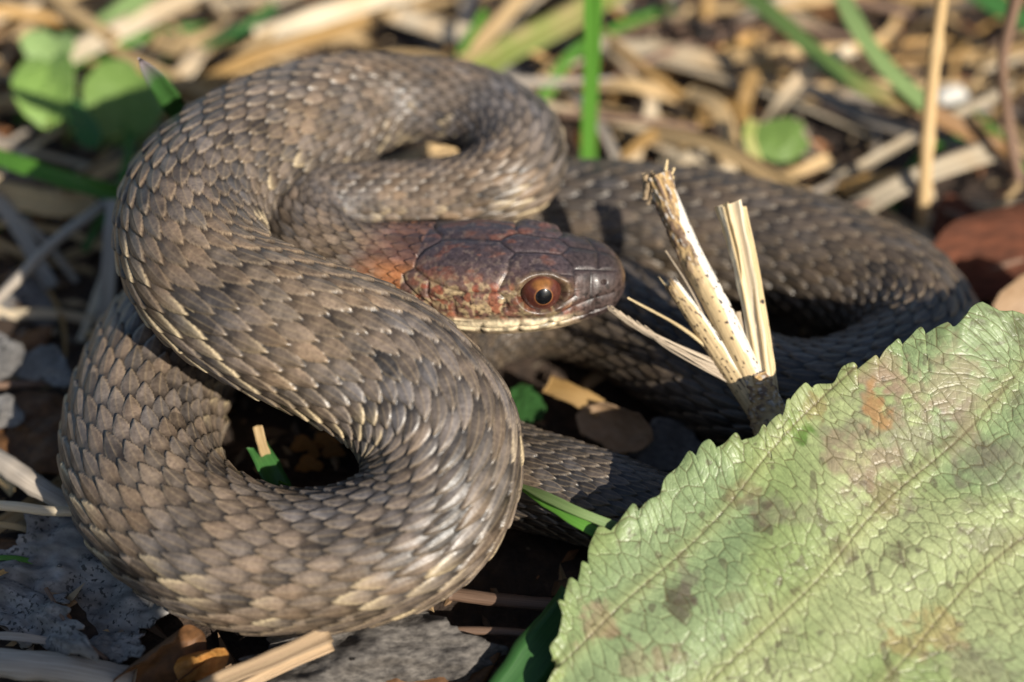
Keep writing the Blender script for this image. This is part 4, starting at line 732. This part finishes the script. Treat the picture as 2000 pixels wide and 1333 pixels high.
# ------------------------------------------------------------------ matted straw all around, and crumbs
def build_filler():
    S_, X_ = snake_path(900); SP = X_[:, :3]; SR = X_[:, 3]
    kinds = [('straw', 'straw', 'tan straw blade', 'straw', .38), ('straw', 'pale', 'cream straw blade', 'straw', .26), ('straw', 'gold', 'golden straw blade', 'straw', .14),
             ('straw', 'grey', 'grey straw blade', 'straw', .08), ('twig', 'brown', 'dark brown twig', 'twig', .08), ('grass_blade', 'green', 'small green grass blade', 'grass blade', .06)]
    marks = [(t_, U(a_, b_, 0)[0], U(a_, b_, 0)[1]) for t_, a_, b_ in (('near the notched clover leaflet', 95, 200), ('near the fork of pale straws', 230, 70), ('behind the upper coil', 650, 60), ('beside the wide yellowing blade', 1020, 90), ('near the upright green blade', 1150, 250), ('beside the small round leaf', 1500, 290),
        ('beside the curved light green blade', 1720, 110), ('beside the white pebble', 1850, 190), ('near the red-brown leaf', 1960, 430), ('near the leaning grey stem', 60, 520), ('left of the front coil', 60, 1000), ('below the front coil', 650, 1300), ('between head and tail', 1150, 820), ('under the big green leaf', 1700, 1150), ('beside the whitish level straw', 1300, 110))]
    cum = np.cumsum([k[4] for k in kinds]); made = 0; tries = 0
    while made < 295 and tries < 4000:
        tries += 1; x = rnd.uniform(-7.5, 7.5); y = rnd.uniform(-4.5, 8.5)
        if y < 1.0 and rnd.random() < .72: continue
        a = rnd.gauss(.35, .75) * rnd.choice((1, 1, -1)); Ls = rnd.uniform(1.2, 4.2) if y > 0 else rnd.uniform(.6, 1.6); d = np.array([math.cos(a), math.sin(a), 0]); h = rnd.uniform(.02, .38) if y > 1.5 else rnd.uniform(.0, .12); bend = rnd.gauss(0, .26)
        z0 = float(ground_h(np.array(x), np.array(y))) + rnd.uniform(.0, .16); pr = np.array([-d[1], d[0], 0]); c_ = np.array([x, y, 0])
        P = np.array([c_ - d * Ls / 2 + [0, 0, z0], c_ - d * Ls / 6 + pr * bend * Ls * .5 + [0, 0, z0 + h], c_ + d * Ls / 5 + pr * bend * Ls * .5 + [0, 0, z0 + h * rnd.uniform(.5, 1.1)], c_ + d * Ls / 2 + [0, 0, z0 + h * rnd.uniform(-.2, .6)]])
        Q = spline(P, 14); gap = (np.linalg.norm(Q[:, None] - SP[None], axis=2) - SR[None]).min()
        if gap < .10: continue
        k = kinds[int(np.searchsorted(cum, rnd.random() * .999))]; w_ = rnd.uniform(.04, .13) * (1.3 if y > 2.2 else 1); made += 1
        if k[0] == 'twig' or rnd.random() < .1: me = tube(k[0], P, w_ * .4, w_ * .3, n=14, m=7, rough=.1, seed=made)
        else: me = ribbon(k[0], P, w_, w_ * rnd.uniform(.5, 1), face=(rnd.gauss(0, .3), -.3 + rnd.gauss(0, .3), .8), fold=rnd.uniform(.1, .6), n=14, taper=(0, rnd.choice((0, .3))), twist=rnd.gauss(0, .5), seed=made)
        lm = min(marks, key=lambda q_: math.hypot(q_[1] - x, q_[2] - y))[0]
        size = ('narrow ' if w_ < .09 else 'broad ' if w_ > .16 else '') + ('short ' if Ls < 1.8 else 'long ' if Ls > 3.2 else '') + ('curved ' if abs(bend) > .2 else '')
        put(k[0], me, k[1], size + k[2] + ' ' + lm, k[3], 'matted ' + k[1] + ' litter around the snake')
    mats = ('deadleaf', 'tanleaf', 'deadleaf', 'weathered', 'redleaf'); words = {'deadleaf': 'dark brown', 'tanleaf': 'tan', 'weathered': 'grey', 'redleaf': 'red-brown'}
    made = 0
    while made < 46:
        x = rnd.uniform(-6.5, 6.5); y = rnd.uniform(-4.5, 8); z0 = float(ground_h(np.array(x), np.array(y))) + .06; r_ = rnd.uniform(.15, .45)
        if (np.linalg.norm(np.array([x, y, z0]) - SP, axis=1) - SR).min() < r_ * .8: continue
        a = rnd.uniform(0, 6.28); made += 1; u_ = np.array([math.cos(a), math.sin(a), rnd.gauss(0, .15)]) * r_; v_ = np.array([-math.sin(a), math.cos(a), rnd.gauss(0, .25)]) * r_ * rnd.uniform(.45, .9); mt = mats[made % 5]
        put('leaf_scrap', scrap('leaf_scrap', np.array([x, y, z0]), u_, v_, rect_out(rnd.uniform(1.6, 3), rnd.uniform(.05, .25), a), bulge=.12, curl=rnd.uniform(0, .4), crumple=.08, nr=9, na=28, seed=100 + made, jag=.12), mt, words[mt] + ' dead leaf scrap ' + min(marks, key=lambda q_: math.hypot(q_[1] - x, q_[2] - y))[0], 'leaf scrap', words[mt] + ' leaf scraps in the litter')
    # crumbs nobody could count
    N = 5200; x = rng.uniform(-9, 9, N); y = rng.uniform(-6, 10, N); z = ground_h(x, y) + rng.uniform(0, .07, N); a = rng.uniform(0, 6.28, N); L_ = rng.uniform(.04, .20, N) * rng.uniform(.4, 1.3, N); W_ = L_ * rng.uniform(.15, .6, N)
    ux = np.stack([np.cos(a), np.sin(a), rng.normal(0, .35, N)], -1) * L_[:, None]; vx = np.stack([-np.sin(a), np.cos(a), rng.normal(0, .5, N)], -1) * W_[:, None]; nx = np.cross(ux, vx); nx /= np.linalg.norm(nx, axis=1)[:, None] + 1e-9; c_ = np.stack([x, y, z], -1)
    hh = (.15 * L_ + .012)[:, None]
    vs = np.stack([c_ - ux, c_ - vx * .9, c_ + ux * .9, c_ + vx, c_ + nx * hh, c_ - nx * hh], 1).reshape(-1, 3); tri = np.array([(0, 1, 4), (1, 2, 4), (2, 3, 4), (3, 0, 4), (1, 0, 5), (2, 1, 5), (3, 2, 5), (0, 3, 5)])
    F_ = (tri[None] + np.arange(N)[:, None, None] * 6).reshape(-1, 3); me = bpy.data.meshes.new('litter_crumbs'); me.from_pydata(vs.tolist(), [], F_.tolist()); pal = np.array([(.36, .24, .12), (.20, .12, .06), (.10, .06, .035), (.22, .17, .12), (.42, .30, .17), (.30, .13, .05)])[rng.integers(0, 6, N)] * rng.uniform(.6, 1.1, (N, 1))
    ca = me.color_attributes.new('Col', 'FLOAT_COLOR', 'POINT'); cc = np.repeat(pal, 6, 0); ca.data.foreach_set('color', np.concatenate([cc, np.ones((len(cc), 1))], 1).astype(np.float32).reshape(-1))
    k = NT('litter_crumbs'); at = k.new('ShaderNodeAttribute', attribute_name='Col'); k.l(at.outputs['Color'], k.b.inputs['Base Color']); k.b.inputs['Roughness'].default_value = .8
    o = link('litter_crumbs', me, k.m); tag(o, 'fine brown and tan plant crumbs scattered over the soil', 'plant litter', kind='stuff')
build_filler()
